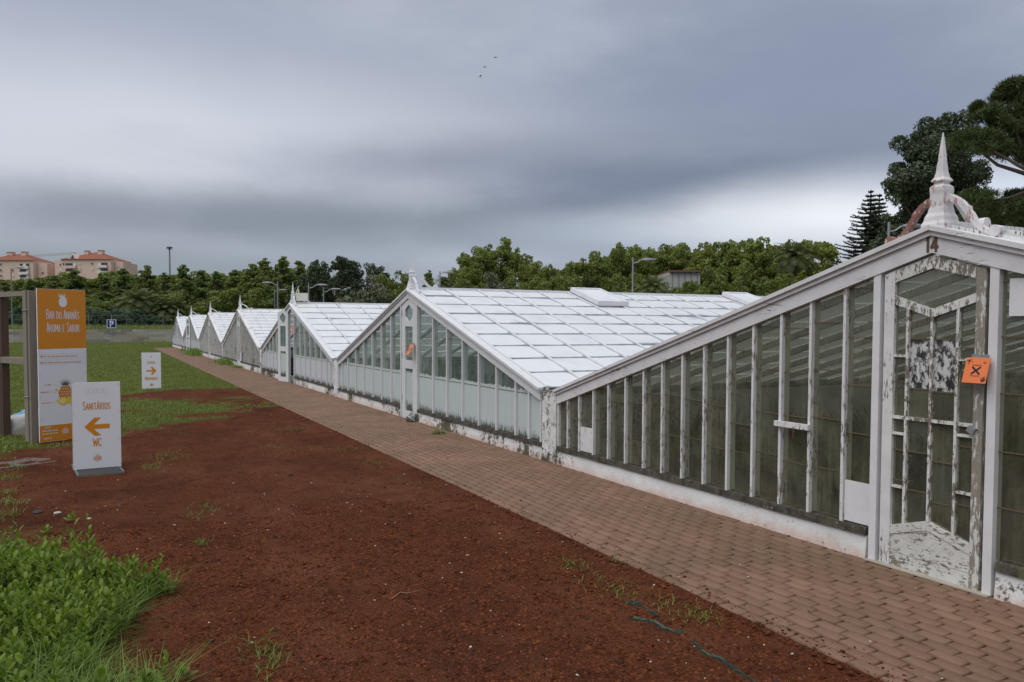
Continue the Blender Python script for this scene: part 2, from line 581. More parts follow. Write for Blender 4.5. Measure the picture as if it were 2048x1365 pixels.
M['pale_orange'] = plain('pale_orange_print', (0.76, 0.55, 0.42), 0.4, 0.4, var=0.03, bump=0.0)
M['sign_blue'] = plain('pale_blue_rule', (0.45, 0.52, 0.66), 0.4, 0.4, var=0.03, bump=0.0)
M['yellow'] = plain('yellow_print', (0.80, 0.58, 0.04), 0.4, 0.4, var=0.25, bump=0.0)
M['fruit'] = plain('pineapple_rind_print', (0.55, 0.22, 0.04), 0.4, 0.4, var=0.4, scale=60, bump=0.0)
M['fruit_pale'] = plain('pale_rind_print', (0.76, 0.52, 0.35), 0.4, 0.4, var=0.2, bump=0.0)
M['crown_green'] = plain('dark_crown_print', (0.06, 0.12, 0.09), 0.4, 0.4, var=0.4, bump=0.0)
M['tag_orange'] = plain('orange_card', (0.75, 0.19, 0.055), 0.45, 0.4, var=0.06, bump=0.0)
M['ink'] = plain('dark_ink', (0.02, 0.018, 0.025), 0.5, var=0.1, bump=0.0)
M['sign_p'] = plain('parking_blue', (0.008, 0.02, 0.20), 0.35, 0.5, var=0.05, bump=0.0)
M['glass0'] = glass('old_dirty_glass', (0.70, 0.73, 0.65), 0.27, (0.34, 0.32, 0.22), gloss=0.05)
M['glass1'] = glass('clear_greenish_glass', (0.74, 0.83, 0.76), 0.26, (0.48, 0.54, 0.48), paint_z=0.82, gloss=0.05, speck=0.15)
M['glass_low'] = glass('limewashed_low_glass', (0.7, 0.8, 0.74), 0.2, (0.5, 0.5, 0.5), paint_z=3.0, paintcol=(0.60, 0.68, 0.66), gloss=0.1, speck=0.1)
M['glass_low2'] = glass('white_low_panel', (0.7, 0.8, 0.74), 0.2, (0.5, 0.5, 0.5), paint_z=3.0, paintcol=(0.66, 0.69, 0.72), gloss=0.1, speck=0.1)
M['glass3'] = glass('mossy_limewashed_glass', (0.5, 0.52, 0.42), 0.75, (0.25, 0.25, 0.17), paint_z=3.0, paintcol=(0.15, 0.145, 0.085), gloss=0.2, speck=0.1)
M['glass4'] = glass('grey_limewashed_glass', (0.5, 0.52, 0.48), 0.7, (0.42, 0.43, 0.38), paint_z=3.0, paintcol=(0.27, 0.28, 0.24), gloss=0.2, speck=0.1)
M['glass_mould'] = glass('lime_flaked_glass', (0.4, 0.42, 0.38), 0.4, (0.12, 0.12, 0.11), gloss=0.3, flaky=0.505)
M['glass_flake'] = glass('partly_flaked_glass', (0.55, 0.58, 0.5), 0.35, (0.22, 0.21, 0.15), gloss=0.1, flaky=0.42)
M['roof1'] = limewash_roof('limewashed_roof_glass')
M['roof0'] = limewash_roof('old_limewashed_roof_glass', 0.84, (0.62, 0.64, 0.62), (0.4, 0.42, 0.40), 0.95, 0.16, 0.35, 20.0, 60.0)
M['soilbed'] = plain('dark_bed_soil', (0.045, 0.030, 0.022), 0.95, var=0.5, bump=0.6)
M['bark'] = plain('bark', (0.09, 0.07, 0.055), 0.9, var=0.45, scale=4, bump=0.5)
M['sack'] = plain('white_woven_sack', (0.60, 0.60, 0.58), 0.6, var=0.25, scale=14, bump=0.5)
M['sack_blue'] = plain('blue_woven_sack', (0.16, 0.36, 0.56), 0.55, var=0.3, scale=14, bump=0.5)
M['strip'] = plain('torn_green_plastic', (0.034, 0.052, 0.036), 0.5, 0.4, var=0.5, scale=50)
M['stone'] = plain('pale_stone', (0.42, 0.40, 0.37), 0.85, var=0.35, scale=40, bump=0.4)
M['stone_dark'] = plain('dark_basalt_stone', (0.05, 0.048, 0.05), 0.85, var=0.4, scale=40, bump=0.4)
M['twig'] = plain('dry_twig', (0.26, 0.16, 0.08), 0.8, var=0.3)
M['bird'] = plain('black_feathers', (0.012, 0.012, 0.014), 0.7)
M['shrub'] = leafy('shrub_leaves', (0.025, 0.052, 0.032), (0.11, 0.165, 0.105), 0.15)
M['pineapple'] = leafy('pineapple_leaves', (0.03, 0.06, 0.025), (0.10, 0.16, 0.05), 0.2, scale=2)

# ------------------------------------------------------------------ ground
D, Y0, PITCH_Y = 4.653, 3.339, 9.736            # facade plane, first gable axis, spacing of the gables
PATH_X0, PATH_X1 = 3.10, 4.625


def grass_mask(x, y):
    """1 on the lawn, 0 on bare red soil"""
    n1 = vnoise(x, y, 0.55, 1) - 0.5
    n2 = vnoise(x, y, 1.7, 2) - 0.5
    n3 = vnoise(x, y, 5.0, 3) - 0.5
    edge = np.where(x < 0.0, 13.6 + 1.2 * x, 13.8 + 1.55 * x)
    g = (y - edge) / 2.6 + n1 * 1.5 + n2 * 1.3 + n3 * 1.1
    tongue = 1.25 - np.hypot((x - 2.0) / 1.35, (y - 20.3) / 1.5) + n2 * 0.8 + n3 * 0.5
    g = np.where(tongue > 0, np.minimum(g, -tongue * 2), g)
    track = 0.8 - np.hypot((x + 0.1) / 0.9, (y - 19.0) / 0.5) + n2 * 0.7
    g = np.where(track > 0, np.minimum(g, 0.2 - track), g)
    near = 1.0 - np.hypot((x + 0.75) / 1.0, (y - 4.5) / 2.3) + n2 * 0.5
    g = np.maximum(g, near * 1.5)
    fence = 0.8 - np.hypot((x + 1.2) / 0.9, (y - 12.35) / 0.28) + n3 * 0.7
    g = np.maximum(g, fence)
    return np.clip(g * 0.5 + 0.5, 0, 1)


def soil_mat():
    m, n = material('soil_and_turf')
    p = n.pos()
    ga = n.n('ShaderNodeAttribute', attribute_name='grass').outputs['Fac']
    a = n.noise(p, 34, 8, 0.72)
    b = n.noise(p, 2.1, 5)
    v = n.n('ShaderNodeTexVoronoi', {'Vector': p, 'Scale': 62.0}).outputs['Distance']
    s = n.mix(n.rng(a, 0.3, 0.72), (0.042, 0.0140, 0.0074), (0.165, 0.0560, 0.0275))
    s = n.mix(n.rng(b, 0.35, 0.7, 0, 0.5), s, (0.132, 0.051, 0.026))
    s = n.mix(n.rng(n.noise(p, 0.9, 6, 0.65), 0.50, 0.66, 0, 0.6), s, (0.042, 0.017, 0.011))
    s = n.mix(n.rng(n.noise(n.pos((1, 0.45, 1)), 1.3, 5, 0.6), 0.50, 0.68, 0, 0.6), s, (0.165, 0.068, 0.038))
    s = n.mix(n.rng(n.noise(p, 5.5, 6, 0.7), 0.52, 0.66, 0, 0.5), s, (0.035, 0.014, 0.010))
    s = n.mix(n.rng(n.noise(p, 120, 3), 0.69, 0.72, 0, 0.75), s, (0.26, 0.22, 0.19))
    g = n.mix(n.noise(p, 20, 6), (0.045, 0.060, 0.014), (0.115, 0.135, 0.034))
    g = n.mix(n.rng(n.noise(p, 0.6, 4), 0.4, 0.7, 0, 0.6), g, (0.10, 0.125, 0.04))
    f = n.rng(n.math('ADD', ga, n.math('MULTIPLY', n.math('SUBTRACT', n.noise(p, 7, 7, 0.75), 0.5), 0.9)), 0.40, 0.66)
    h = n.math('ADD', n.math('MULTIPLY', a, 0.8), n.math('MULTIPLY', v, 0.9))
    n.out(n.bsdf(n.mix(f, s, g), 0.95, 0.03, n.bump(h, 1.0, 0.02)))
    return m


M['soil'] = soil_mat()
xs = np.concatenate([[-1500, -600, -250, -120, -60, -35, -22, -15, -11, -8, -6, -5, -4.2, -3.6], np.arange(-3.2, 3.2, 0.08), [3.3, 4.7, 6, 9, 14, 20, 30, 45, 70, 120, 250, 600, 1500]])
ys = np.concatenate([[-900, -300, -100, -40, -15, -6, -2, 0.0, 1.0], np.arange(1.6, 26, 0.08), np.arange(26, 60, 0.5), [62, 66, 70, 75, 80, 86, 95, 110, 140, 200, 350, 700, 1500, 2500]])
gx_, gy_ = np.meshgrid(xs, ys)
gm = grass_mask(gx_, gy_)
near_w = np.clip((30 - gy_) / 10, 0, 1) * ((gx_ < 3.05) & (gx_ > -4) & (gy_ > 1))
gz_ = ((vnoise(gx_, gy_, 1.3, 5) - 0.5) * 0.05 + (vnoise(gx_, gy_, 4.5, 6) - 0.5) * 0.028 + (vnoise(gx_, gy_, 11, 7) - 0.5) * 0.014) * near_w
gz_ += 0.013 * np.clip((gx_ - 2.8) / 0.24, 0, 1) * np.clip((3.3 - gx_) / 0.1, 0, 1) * (gy_ > 1) * (gy_ < 64) - 0.004 * (gx_ > 3.2)
nx, ny = len(xs), len(ys)
idx = np.arange(nx * ny).reshape(ny, nx)
quads = np.stack([idx[:-1, :-1], idx[:-1, 1:], idx[1:, 1:], idx[1:, :-1]], -1).reshape(-1, 4)
gv = np.stack([gx_, gy_, gz_], -1).reshape(-1, 3)
ground = link('ground', quick_mesh('ground', gv, quads, M['soil'], {'grass': gm.ravel()}, True))
tag(ground, 'dark red volcanic soil running into a green lawn', None, None, 'structure')


def soil_z(x, y):
    if -4 < x < 3.05 and 1 < y < 30:
        return float((vnoise(x, y, 1.3, 5) - 0.5) * 0.05 + (vnoise(x, y, 4.5, 6) - 0.5) * 0.028 + (vnoise(x, y, 11, 7) - 0.5) * 0.014) * min(1, (30 - y) / 10)
    return 0.0


# ------------------------------------------------------------------ brick path
def brick_mat():
    m, n = material('clay_paver')
    p = n.pos()
    t = n.n('ShaderNodeAttribute', attribute_name='tint').outputs['Fac']
    a = n.noise(p, 30, 7, 0.7)
    b = n.noise(p, 1.3, 4)
    c = n.mix(t, (0.168, 0.092, 0.058), (0.215, 0.126, 0.084))
    c = n.mix(n.rng(b, 0.38, 0.66, 0, 0.6), c, (0.110, 0.070, 0.040))
    c = n.mix(n.rng(a, 0.4, 0.8, 0, 0.35), c, (0.23, 0.158, 0.108))
    c = n.mix(n.rng(n.noise(p, 80, 4), 0.66, 0.72, 0, 0.6), c, (0.07, 0.04, 0.03))
    n.out(n.bsdf(c, 0.72, 0.3, n.bump(a, 0.35, 0.006)))
    return m


M['brick'] = brick_mat()
M['bedding'] = plain('path_bedding_soil', (0.022, 0.012, 0.008), 0.95, var=0.4, scale=30)
PY0, PY1 = 1.2, 63.0
bed = MB().box(PATH_X0 - 0.01, PATH_X1 + 0.03, PY0, PY1, -0.05, 0.004)
path = tag(link('path', bed.mesh('path', M['bedding'])), 'paved brick path', None, None, 'structure')
BL, BW, JT = 0.18, (PATH_X1 - PATH_X0) / 17, 0.013


def brick_geo(w_, l_, h_=0.020, ch=0.009):
    x0, x1, y0, y1 = JT / 2, w_ - JT / 2, JT / 2, l_ - JT / 2
    v = [(x0, y0, 0), (x1, y0, 0), (x1, y1, 0), (x0, y1, 0)]
    v += [(x0, y0, h_ - ch * 0.7), (x1, y0, h_ - ch * 0.7), (x1, y1, h_ - ch * 0.7), (x0, y1, h_ - ch * 0.7)]
    v += [(x0 + ch, y0 + ch, h_), (x1 - ch, y0 + ch, h_), (x1 - ch, y1 - ch, h_), (x0 + ch, y1 - ch, h_)]
    f = [(0, 1, 5, 4), (1, 2, 6, 5), (2, 3, 7, 6), (3, 0, 4, 7), (4, 5, 9, 8), (5, 6, 10, 9), (6, 7, 11, 10), (7, 4, 8, 11), (8, 9, 10, 11)]
    return np.array(v, float), np.array(f)


bv, bf = brick_geo(BW, BL)
variants = []
for k in range(14):
    variants.append(quick_mesh('brick', bv, bf, M['brick'], {'tint': np.full(12, k / 13)}))
cells = []
for r in range(17):
    off = (0.5 * (r % 2) + 0.04 * ((r * 7) % 5)) * BL
    y = PY0 + off
    while y < PY1 - BL:
        cells.append((y, r))
        y += BL
cells.sort()
shown = [c for c in cells if c[0] > 1.95][:300]
rest = [c for c in cells if c not in set(shown)]
for y, r in shown:
    o = link('brick', variants[RND.randrange(14)], path)
    o.location = (PATH_X0 + r * BW, y, 0.004 + RND.uniform(-0.003, 0.002))
    o.rotation_euler = (RND.gauss(0, 0.011), RND.gauss(0, 0.018), RND.gauss(0, 0.007))
pos = np.array([(PATH_X0 + r * BW, y, 0.004 + RND.uniform(-0.0015, 0.0015)) for y, r in rest])
vv = (bv[None] + pos[:, None]).reshape(-1, 3)
ff = (bf[None] + (np.arange(len(rest)) * 12)[:, None, None]).reshape(-1, 4)
o = link('bricks', quick_mesh('bricks', vv, ff, M['brick'], {'tint': np.repeat(RNG.random(len(rest)), 12)}), path)
o['kind'] = 'stuff'
o['label'] = 'further clay pavers of the brick path'


# ------------------------------------------------------------------ greenhouses
HA, KS, SE = 2.235, 0.29, 4.70        # ridge height, roof slope, half span
HOUSE_L = 24.4


def slope_z(s, drop=0.0):
    return HA - abs(s) * KS - drop


def gable(n):
    """helpers for points on gable n: s runs along the facade from its axis, x into the house"""
    yn = Y0 + n * PITCH_Y
    return lambda s, x, z: (D + x, yn + s, z)


def pane_box(G, s0, s1, z0a, z0b, z1a, z1b, x, th=0.004, lap=0.0):
    """upright pane between s0 and s1, bottom z0a/z0b, top z1a/z1b, optionally with a brown lap strip along its foot"""
    mb = MB()
    mb.face([G(s0, x, z0a), G(s1, x, z0b), G(s1, x, z1b), G(s0, x, z1a)], 0)
    b = [G(s0, x, z0a), G(s1, x, z0b), G(s1, x, z1b), G(s0, x, z1a)]
    for k in range(4):
        p, q = Vector(b[k]), Vector(b[(k + 1) % 4])
        mb.face([p, q, q + Vector((th, 0, 0)), p + Vector((th, 0, 0))], 0)
    if lap:
        mb.hexa([G(s0, x - 0.006, z0a - lap / 2), G(s1, x - 0.006, z0b - lap / 2), G(s1, x - 0.001, z0b - lap / 2), G(s0, x - 0.001, z0a - lap / 2),
                 G(s0, x - 0.006, z0a + lap / 2), G(s1, x - 0.006, z0b + lap / 2), G(s1, x - 0.001, z0b + lap / 2), G(s0, x - 0.001, z0a + lap / 2)], 1)
    return mb


def glazing(root, G, bars, rows, sill, mat_low, mat_up, xg=0.012):
    """panes between neighbouring bars; rows(i) gives the heights of the laps in bay i"""
    for i in range(len(bars) - 1):
        a, b = bars[i], bars[i + 1]
        tops = (slope_z(a, 0.135), slope_z(b, 0.135))
        zs = rows(i)
        prev = (sill, sill)
        level = [z for z in zs if z < max(tops) - 0.04] + [None]
        for j, z in enumerate(level):
            if z is None:
                t = tops
            else:
                t = (min(z, tops[0]), min(z, tops[1]))
            if max(t[0] - prev[0], t[1] - prev[1]) < 0.03:
                continue
            m_ = mat_low if (mat_low is not None and j == 0 and z is not None) else mat_up
            o = part('pane', pane_box(G, a, b, prev[0], prev[1], max(t[0], prev[0] + 0.002), max(t[1], prev[1] + 0.002), xg + 0.002 * (j % 2), lap=0.007 if j else 0.0), [m_, M['lap']], root)
            prev = t


def bars_for(root, G, bars, sill, mat, wd=0.034, x0=-0.02, x1=0.065):
    for b in bars:
        mb = MB()
        h = wd / 2
        mb.hexa([G(b - h, x0, sill - 0.01), G(b - h, x1, sill - 0.01), G(b + h, x1, sill - 0.01), G(b + h, x0, sill - 0.01),
                 G(b - h, x0, slope_z(b - h, 0.125)), G(b - h, x1, slope_z(b - h, 0.125)), G(b + h, x1, slope_z(b + h, 0.125)), G(b + h, x0, slope_z(b + h, 0.125))])
        part('glazing_bar', mb, mat, root)


def sloped(G, s0, s1, x0, x1, t0, t1):
    """bar that follows the roof slope, from t0 to t1 below the slope line"""
    return MB().hexa([G(s0, x0, slope_z(s0, t1)), G(s0, x1, slope_z(s0, t1)), G(s1, x1, slope_z(s1, t1)), G(s1, x0, slope_z(s1, t1)),
                      G(s0, x0, slope_z(s0, t0)), G(s0, x1, slope_z(s0, t0)), G(s1, x1, slope_z(s1, t0)), G(s1, x0, slope_z(s1, t0))])


def bargeboards(root, G, m_fascia, m_trim, fascia=0.22):
    out = []
    for sg in (1, -1):
        b = part('bargeboard', sloped(G, 0.001 * sg, (SE - 0.03) * sg, -0.035, 0.03, 0.06, fascia), m_fascia, root)
        part('moulding', sloped(G, 0.001 * sg, (SE - 0.01) * sg, -0.075, 0.10, -0.005, 0.026), m_trim, b)
        part('moulding', sloped(G, 0.001 * sg, (SE - 0.02) * sg, -0.055, 0.06, 0.0265, 0.058), m_trim, b)
        out.append(b)
    return out


def scroll_profile():
    """S-shaped bracket in (r, z): outer side and inner side"""
    ax = [(0.040, 0.178), (0.085, 0.176), (0.13, 0.163), (0.165, 0.135), (0.195, 0.100), (0.225, 0.062), (0.265, 0.030), (0.325, 0.014)]
    wd = [0.024, 0.019, 0.019, 0.021, 0.020, 0.018, 0.017, 0.016]
    up, dn = [], []
    for i, (r, z) in enumerate(ax):
        a = ax[max(i - 1, 0)]
        b = ax[min(i + 1, len(ax) - 1)]
        t = Vector((b[0] - a[0], b[1] - a[1])).normalized()
        n_ = Vector((-t.y, t.x))
        up.append((r + n_.x * wd[i], z + n_.y * wd[i]))
        dn.append((r - n_.x * wd[i], z - n_.y * wd[i]))
        if i == 3:
            up.append((0.192, 0.146))
            up.append((0.196, 0.124))
    return up + dn[::-1]


def finial(root, G, mat, mat_side=None, sides=(0, 1, -1), back_len=1.2):
    c = G(0, 0.045, HA)
    prof = [(0.082, -0.06), (0.080, 0.012), (0.070, 0.035), (0.066, 0.06), (0.055, 0.085), (0.048, 0.125), (0.046, 0.20), (0.049, 0.225), (0.048, 0.245),
            (0.032, 0.262), (0.030, 0.272), (0.044, 0.282), (0.043, 0.289), (0.032, 0.305), (0.025, 0.34), (0.016, 0.44), (0.008, 0.53), (0.002, 0.585)]
    f = part('finial', MB().lathe(c, prof, square=True), mat, root)
    pr = scroll_profile()
    for sd in sides:
        if sd == 0:                     # bracket running back along the ridge
            mb = MB().prism([(c[0] + r * back_len, c[1] - 0.019, c[2] + z + 0.012) for r, z in pr], (0, 0.038, 0))
            mb.v = mb.v
            e = (c[0] + 0.355 * back_len, c[2] + 0.045)
            mb.prism([(e[0] + 0.038 * math.cos(a * math.pi / 6), c[1] - 0.024, e[1] + 0.038 * math.sin(a * math.pi / 6)) for a in range(12)], (0, 0.048, 0))
            e = (c[0] + 0.062, c[2] + 0.225)
            mb.prism([(e[0] + 0.026 * math.cos(a * math.pi / 6), c[1] - 0.022, e[1] + 0.026 * math.sin(a * math.pi / 6)) for a in range(12)], (0, 0.044, 0))
            part('scroll', mb, mat, f)
        else:                           # bracket coming down a roof slope
            mb = MB().prism([(c[0] - 0.019, c[1] + sd * r, c[2] + z - r * KS + 0.012) for r, z in pr], (0.038, 0, 0))
            e = (c[1] + sd * 0.355, c[2] + 0.040 - 0.355 * KS)
            mb.prism([(c[0] - 0.024, e[0] + 0.036 * math.cos(a * math.pi / 6), e[1] + 0.036 * math.sin(a * math.pi / 6)) for a in range(12)], (0.048, 0, 0))
            part('scroll', mb, mat_side if (sd == 1 and mat_side) else mat, f)
    return f


def roof(root, G, n, col_w, cols, mat, m_raft, first=0.43, rows=9, cols_left=0, rw=0.032):
    """glass in overlapping rows between rafters; single panes where they can be told apart, the rest in one piece"""
    yn = Y0 + n * PITCH_Y
    ang = math.atan(KS)
    ln = SE / math.cos(ang)
    ys_ = [0.0, first / math.cos(ang)]
    step = (ln - ys_[1]) / (rows - 1)
    ys_ += [ys_[1] + step * (k + 1) for k in range(rows - 1)]
    total = int(HOUSE_L / col_w)
    shared = {}
    for sg, nsep in ((-1, cols), (1, cols_left)):
        R = Matrix.Rotation(-ang if sg > 0 else ang, 4, 'X')
        if sg > 0:
            base = Matrix.Translation(Vector((0, 0, HA))) @ Matrix.Rotation(-ang, 4, 'X')
        else:
            base = Matrix.Translation(Vector((0, 0, HA))) @ Matrix.Rotation(ang, 4, 'X') @ Matrix.Diagonal((1, -1, 1, 1))
        big = MB()
        for j in range(rows):
            y0, y1 = ys_[j], ys_[j + 1] + 0.012
            key = (round(y1 - y0, 3), sg)
            if key not in shared:
                mb = MB()
                w0, w1, h0, h1 = 0.012, col_w - 0.012, 0.0, 0.010
                q = [(w0, 0, h0), (w1, 0, h0), (w1, y1 - y0, h1), (w0, y1 - y0, h1)]
                uv = [(0, 0), (1, 0), (1, 1), (0, 1)]
                if sg < 0:
                    q, uv = q[::-1], uv[::-1]
                mb.face(q, 0, uv)
                lo = [(w0, y1 - y0, h1), (w1, y1 - y0, h1), (w1, y1 - y0, h1 - 0.005), (w0, y1 - y0, h1 - 0.005)]
                mb.face(lo, 1, [(0, 0)] * 4)
                shared[key] = mb.mesh('roof_pane', [mat, M['lap_grey']])
            for i in range(total):
                if i < nsep:
                    o = link('roof_pane', shared[key], root)
                    o.matrix_basis = base @ Matrix.Translation(Vector((0.05 + i * col_w, y0, 0.001)))
                else:
                    T = base @ Matrix.Translation(Vector((0.05 + i * col_w, y0, 0.001)))
                    q = [T @ Vector(p) for p in ((0.012, 0, 0), (col_w - 0.012, 0, 0), (col_w - 0.012, y1 - y0, 0.010), (0.012, y1 - y0, 0.010))]
                    q = [p + Vector((D, yn, 0)) for p in q]
                    uv = [(0, 0), (1, 0), (1, 1), (0, 1)]
                    big.face(q if sg > 0 else q[::-1], 0, uv if sg > 0 else uv[::-1])
        o = part('roof_glazing', big, mat, root)
        o['kind'] = 'stuff'
        rest_ = MB()
        for i in range(total + 1):
            tgt = MB() if i <= nsep and nsep else rest_
            x = 0.05 + i * col_w
            for a, b, wd_ in ((-0.026, 0.004, rw), (0.004, 0.06, 0.045)):
                tgt.hexa([G(0.02 * sg, x - wd_ / 2, slope_z(0.02, b)), G(0.02 * sg, x + wd_ / 2, slope_z(0.02, b)), G(SE * sg, x + wd_ / 2, slope_z(SE, b)), G(SE * sg, x - wd_ / 2, slope_z(SE, b)),
                          G(0.02 * sg, x - wd_ / 2, slope_z(0.02, a)), G(0.02 * sg, x + wd_ / 2, slope_z(0.02, a)), G(SE * sg, x + wd_ / 2, slope_z(SE, a)), G(SE * sg, x - wd_ / 2, slope_z(SE, a))])
            if tgt is not rest_:
                part('rafter', tgt, m_raft, root)
        if rest_.f:
            o = part('rafters', rest_, m_raft, root)
            o['kind'] = 'stuff'
    part('ridge_cap', MB().box(D + 0.05, D + HOUSE_L, yn - 0.045, yn + 0.045, HA - 0.02, HA + 0.035), m_raft, root)


def plinth(root, G, s_in, s_out, m, ht=0.19, sill_z=0.24, m_sill=None):
    for sg in (1, -1):
        a, b = sorted((s_in * sg, s_out * sg))
        mb = MB()
        segs = 14
        prev = None
        rr = random.Random(int(abs(a * 100)))
        pr_ = []
        for k in range(segs + 1):
            s = a + (b - a) * k / segs
            pr_.append((s, -0.012 + rr.uniform(-0.006, 0.006), ht + rr.uniform(-0.004, 0.004)))
        for (s0, x0, z0), (s1, x1, z1) in zip(pr_[:-1], pr_[1:]):
            mb.face([G(s0, x0 - 0.018, 0), G(s1, x1 - 0.018, 0), G(s1, x1, z1 - 0.015), G(s0, x0, z0 - 0.015)])
            mb.face([G(s0, x0, z0 - 0.015), G(s1, x1, z1 - 0.015), G(s1, 0.02, z1), G(s0, 0.02, z0)])
            mb.face([G(s0, 0.02, z0), G(s1, 0.02, z1), G(s1, 0.16, z1), G(s0, 0.16, z0)])
        for s, x, z in (pr_[0], pr_[-1]):
            mb.face([G(s, x - 0.018, 0), G(s, x, z - 0.015), G(s, 0.02, z), G(s, 0.16, z), G(s, 0.16, 0)])
        part('plinth', mb, m, root)
        mb = MB()
        for (s0, x0, z0), (s1, x1, z1) in zip(pr_[:-1], pr_[1:]):
            mb.hexa([G(s0, -0.026 + x0 * 0.5, z0 - 0.008), G(s0, 0.06, z0 - 0.008), G(s1, 0.06, z1 - 0.008), G(s1, -0.026 + x1 * 0.5, z1 - 0.008),
                     G(s0, -0.018 + x0 * 0.5, sill_z - 0.012), G(s0, 0.06, sill_z), G(s1, 0.06, sill_z), G(s1, -0.018 + x1 * 0.5, sill_z - 0.012)])
        part('sill', mb, m_sill or M['mould'], root)


def inside(root, G, n):
    yn = Y0 + n * PITCH_Y
    for sg in (1, -1):
        part('side_wall', MB().box(D + 0.16, D + HOUSE_L, yn + sg * (SE + 0.02) - 0.05, yn + sg * (SE + 0.02) + 0.05, 0, 0.80), M['plaster'], root)
    mb = MB()
    mb.prism([G(-SE, HOUSE_L, 0), G(SE, HOUSE_L, 0), G(SE, HOUSE_L, slope_z(SE, 0.02)), G(0, HOUSE_L, slope_z(0, 0.02)), G(-SE, HOUSE_L, slope_z(SE, 0.02))], (0.12, 0, 0))
    part('back_wall', mb, M['plaster'], root)
    for sg in (1, -1):
        part('planting_bed', MB().box(D + 0.45, D + HOUSE_L - 0.4, yn + min(sg * 0.5, sg * 4.4), yn + max(sg * 0.5, sg * 4.4), 0.004, 0.16), M['soilbed'], root)
    for i in range(6):
        x = 3.0 + 3.8 * i
        for sg in (1, -1):
            part('post', MB().box(D + x - 0.04, D + x + 0.04, yn + sg * 2.3 - 0.04, yn + sg * 2.3 + 0.04, 0, slope_z(2.3, 0.06)), M['white'], root)
        part('tie_beam', MB().box(D + x - 0.03, D + x + 0.03, yn - 3.0, yn + 3.0, 1.28, 1.36), M['white'], root)


def new_door(root, G, m, open_deg=None, w_=0.36, glass_mat=None):
    """leaf with a six-sided light over two tall lights; hinged at +s"""
    e = Vector((0, 0, 0))
    H_ = (0.0 + w_)
    hinge = Vector(G(w_, 0.0, 0))
    if open_deg is None:
        P = lambda s, x, z: Vector(G(s, x, z))
    else:
        a = math.radians(open_deg)

        def P(s, x, z):
            r = w_ - s                      # distance from the hinge
            d = Vector((-math.sin(a), -math.cos(a), 0))
            nrm = Vector((-math.cos(a), math.sin(a), 0))
            return hinge + d * r - nrm * x + Vector((0, 0, z))
    ext = P(0, 0.045, 0) - P(0, 0.0, 0)
    ap = slope_z(0, 0.165)
    sh = slope_z(w_, 0.165)
    out = [P(-w_, -0.02, 0.01), P(w_, -0.02, 0.01), P(w_, -0.02, sh), P(0, -0.02, ap), P(-w_, -0.02, sh)]
    hs = 0.19
    hexa_ = [(-hs, 1.77), (0, 1.66), (hs, 1.77), (hs, 1.88), (0, 1.975), (-hs, 1.88)]
    up_ = [(-hs, 1.02), (hs, 1.02), (hs, 1.60), (-hs, 1.60)]
    lo_ = [(-hs, 0.15), (hs, 0.15), (hs, 0.88), (-hs, 0.88)]
    holes = [[P(s, -0.02, z) for s, z in h] for h in (hexa_, up_, lo_)]
    d_ = part('door', MB().holed(out, holes, ext), m, root)
    for h, gm_ in ((hexa_, M['glass1']), (up_, M['glass1']), (lo_, glass_mat or M['glass1'])):
        part('pane', MB().prism([P(s * 1.01, 0.004, z) for s, z in h], ext * 0.08), gm_, d_)
    for z in (0.32, 1.05, 1.78):
        part('hinge', MB().prism([P(w_ - 0.03, -0.0235, z), P(w_ + 0.0, -0.0235, z), P(w_ + 0.0, -0.0235, z + 0.09), P(w_ - 0.03, -0.0235, z + 0.09)], ext * 0.06), M['steel'], d_)
    return d_


def old_door(root, G, m, gm_, w_=0.33):
    ap, sh = slope_z(0, 0.165), slope_z(w_, 0.165)
    out = [G(-w_, -0.015, 0.01), G(w_, -0.015, 0.01), G(w_, -0.015, sh), G(0, -0.015, ap), G(-w_, -0.015, sh)]
    hx = [(-0.15, 1.78), (0, 1.66), (0.15, 1.78), (0.15, 1.90), (0, 1.97), (-0.15, 1.90)]
    lg = [(-0.24, 0.24), (0.24, 0.24), (0.24, 1.52), (0, 1.60), (-0.24, 1.52)]
    d_ = part('door', MB().holed(out, [[G(s, -0.015, z) for s, z in hx], [G(s, -0.015, z) for s, z in lg]], (0.04, 0, 0)), m, root)
    for h in (hx, lg):
        part('pane', MB().prism([G(s * 1.01, 0.006, z) for s, z in h], (0.003, 0, 0)), gm_, d_)
    for s in (-0.12, 0, 0.12):
        part('muntin', MB().box(*sorted((G(0, -0.012, 0)[0], G(0, 0.005, 0)[0])), G(s - 0.012, 0, 0)[1], G(s + 0.012, 0, 0)[1], 0.24, 1.53), m, d_)
    return d_


def frame_posts(root, G, s, m, wd=0.05):
    for sg in (1, -1):
        mb = MB()
        a, b = s * sg, (s + wd) * sg
        a, b = min(a, b), max(a, b)
        mb.hexa([G(a, -0.028, 0), G(a, 0.05, 0), G(b, 0.05, 0), G(b, -0.028, 0),
                 G(a, -0.028, slope_z(a, 0.13)), G(a, 0.05, slope_z(a, 0.13)), G(b, 0.05, slope_z(b, 0.13)), G(b, -0.028, slope_z(b, 0.13))])
        part('door_post', mb, m, root)


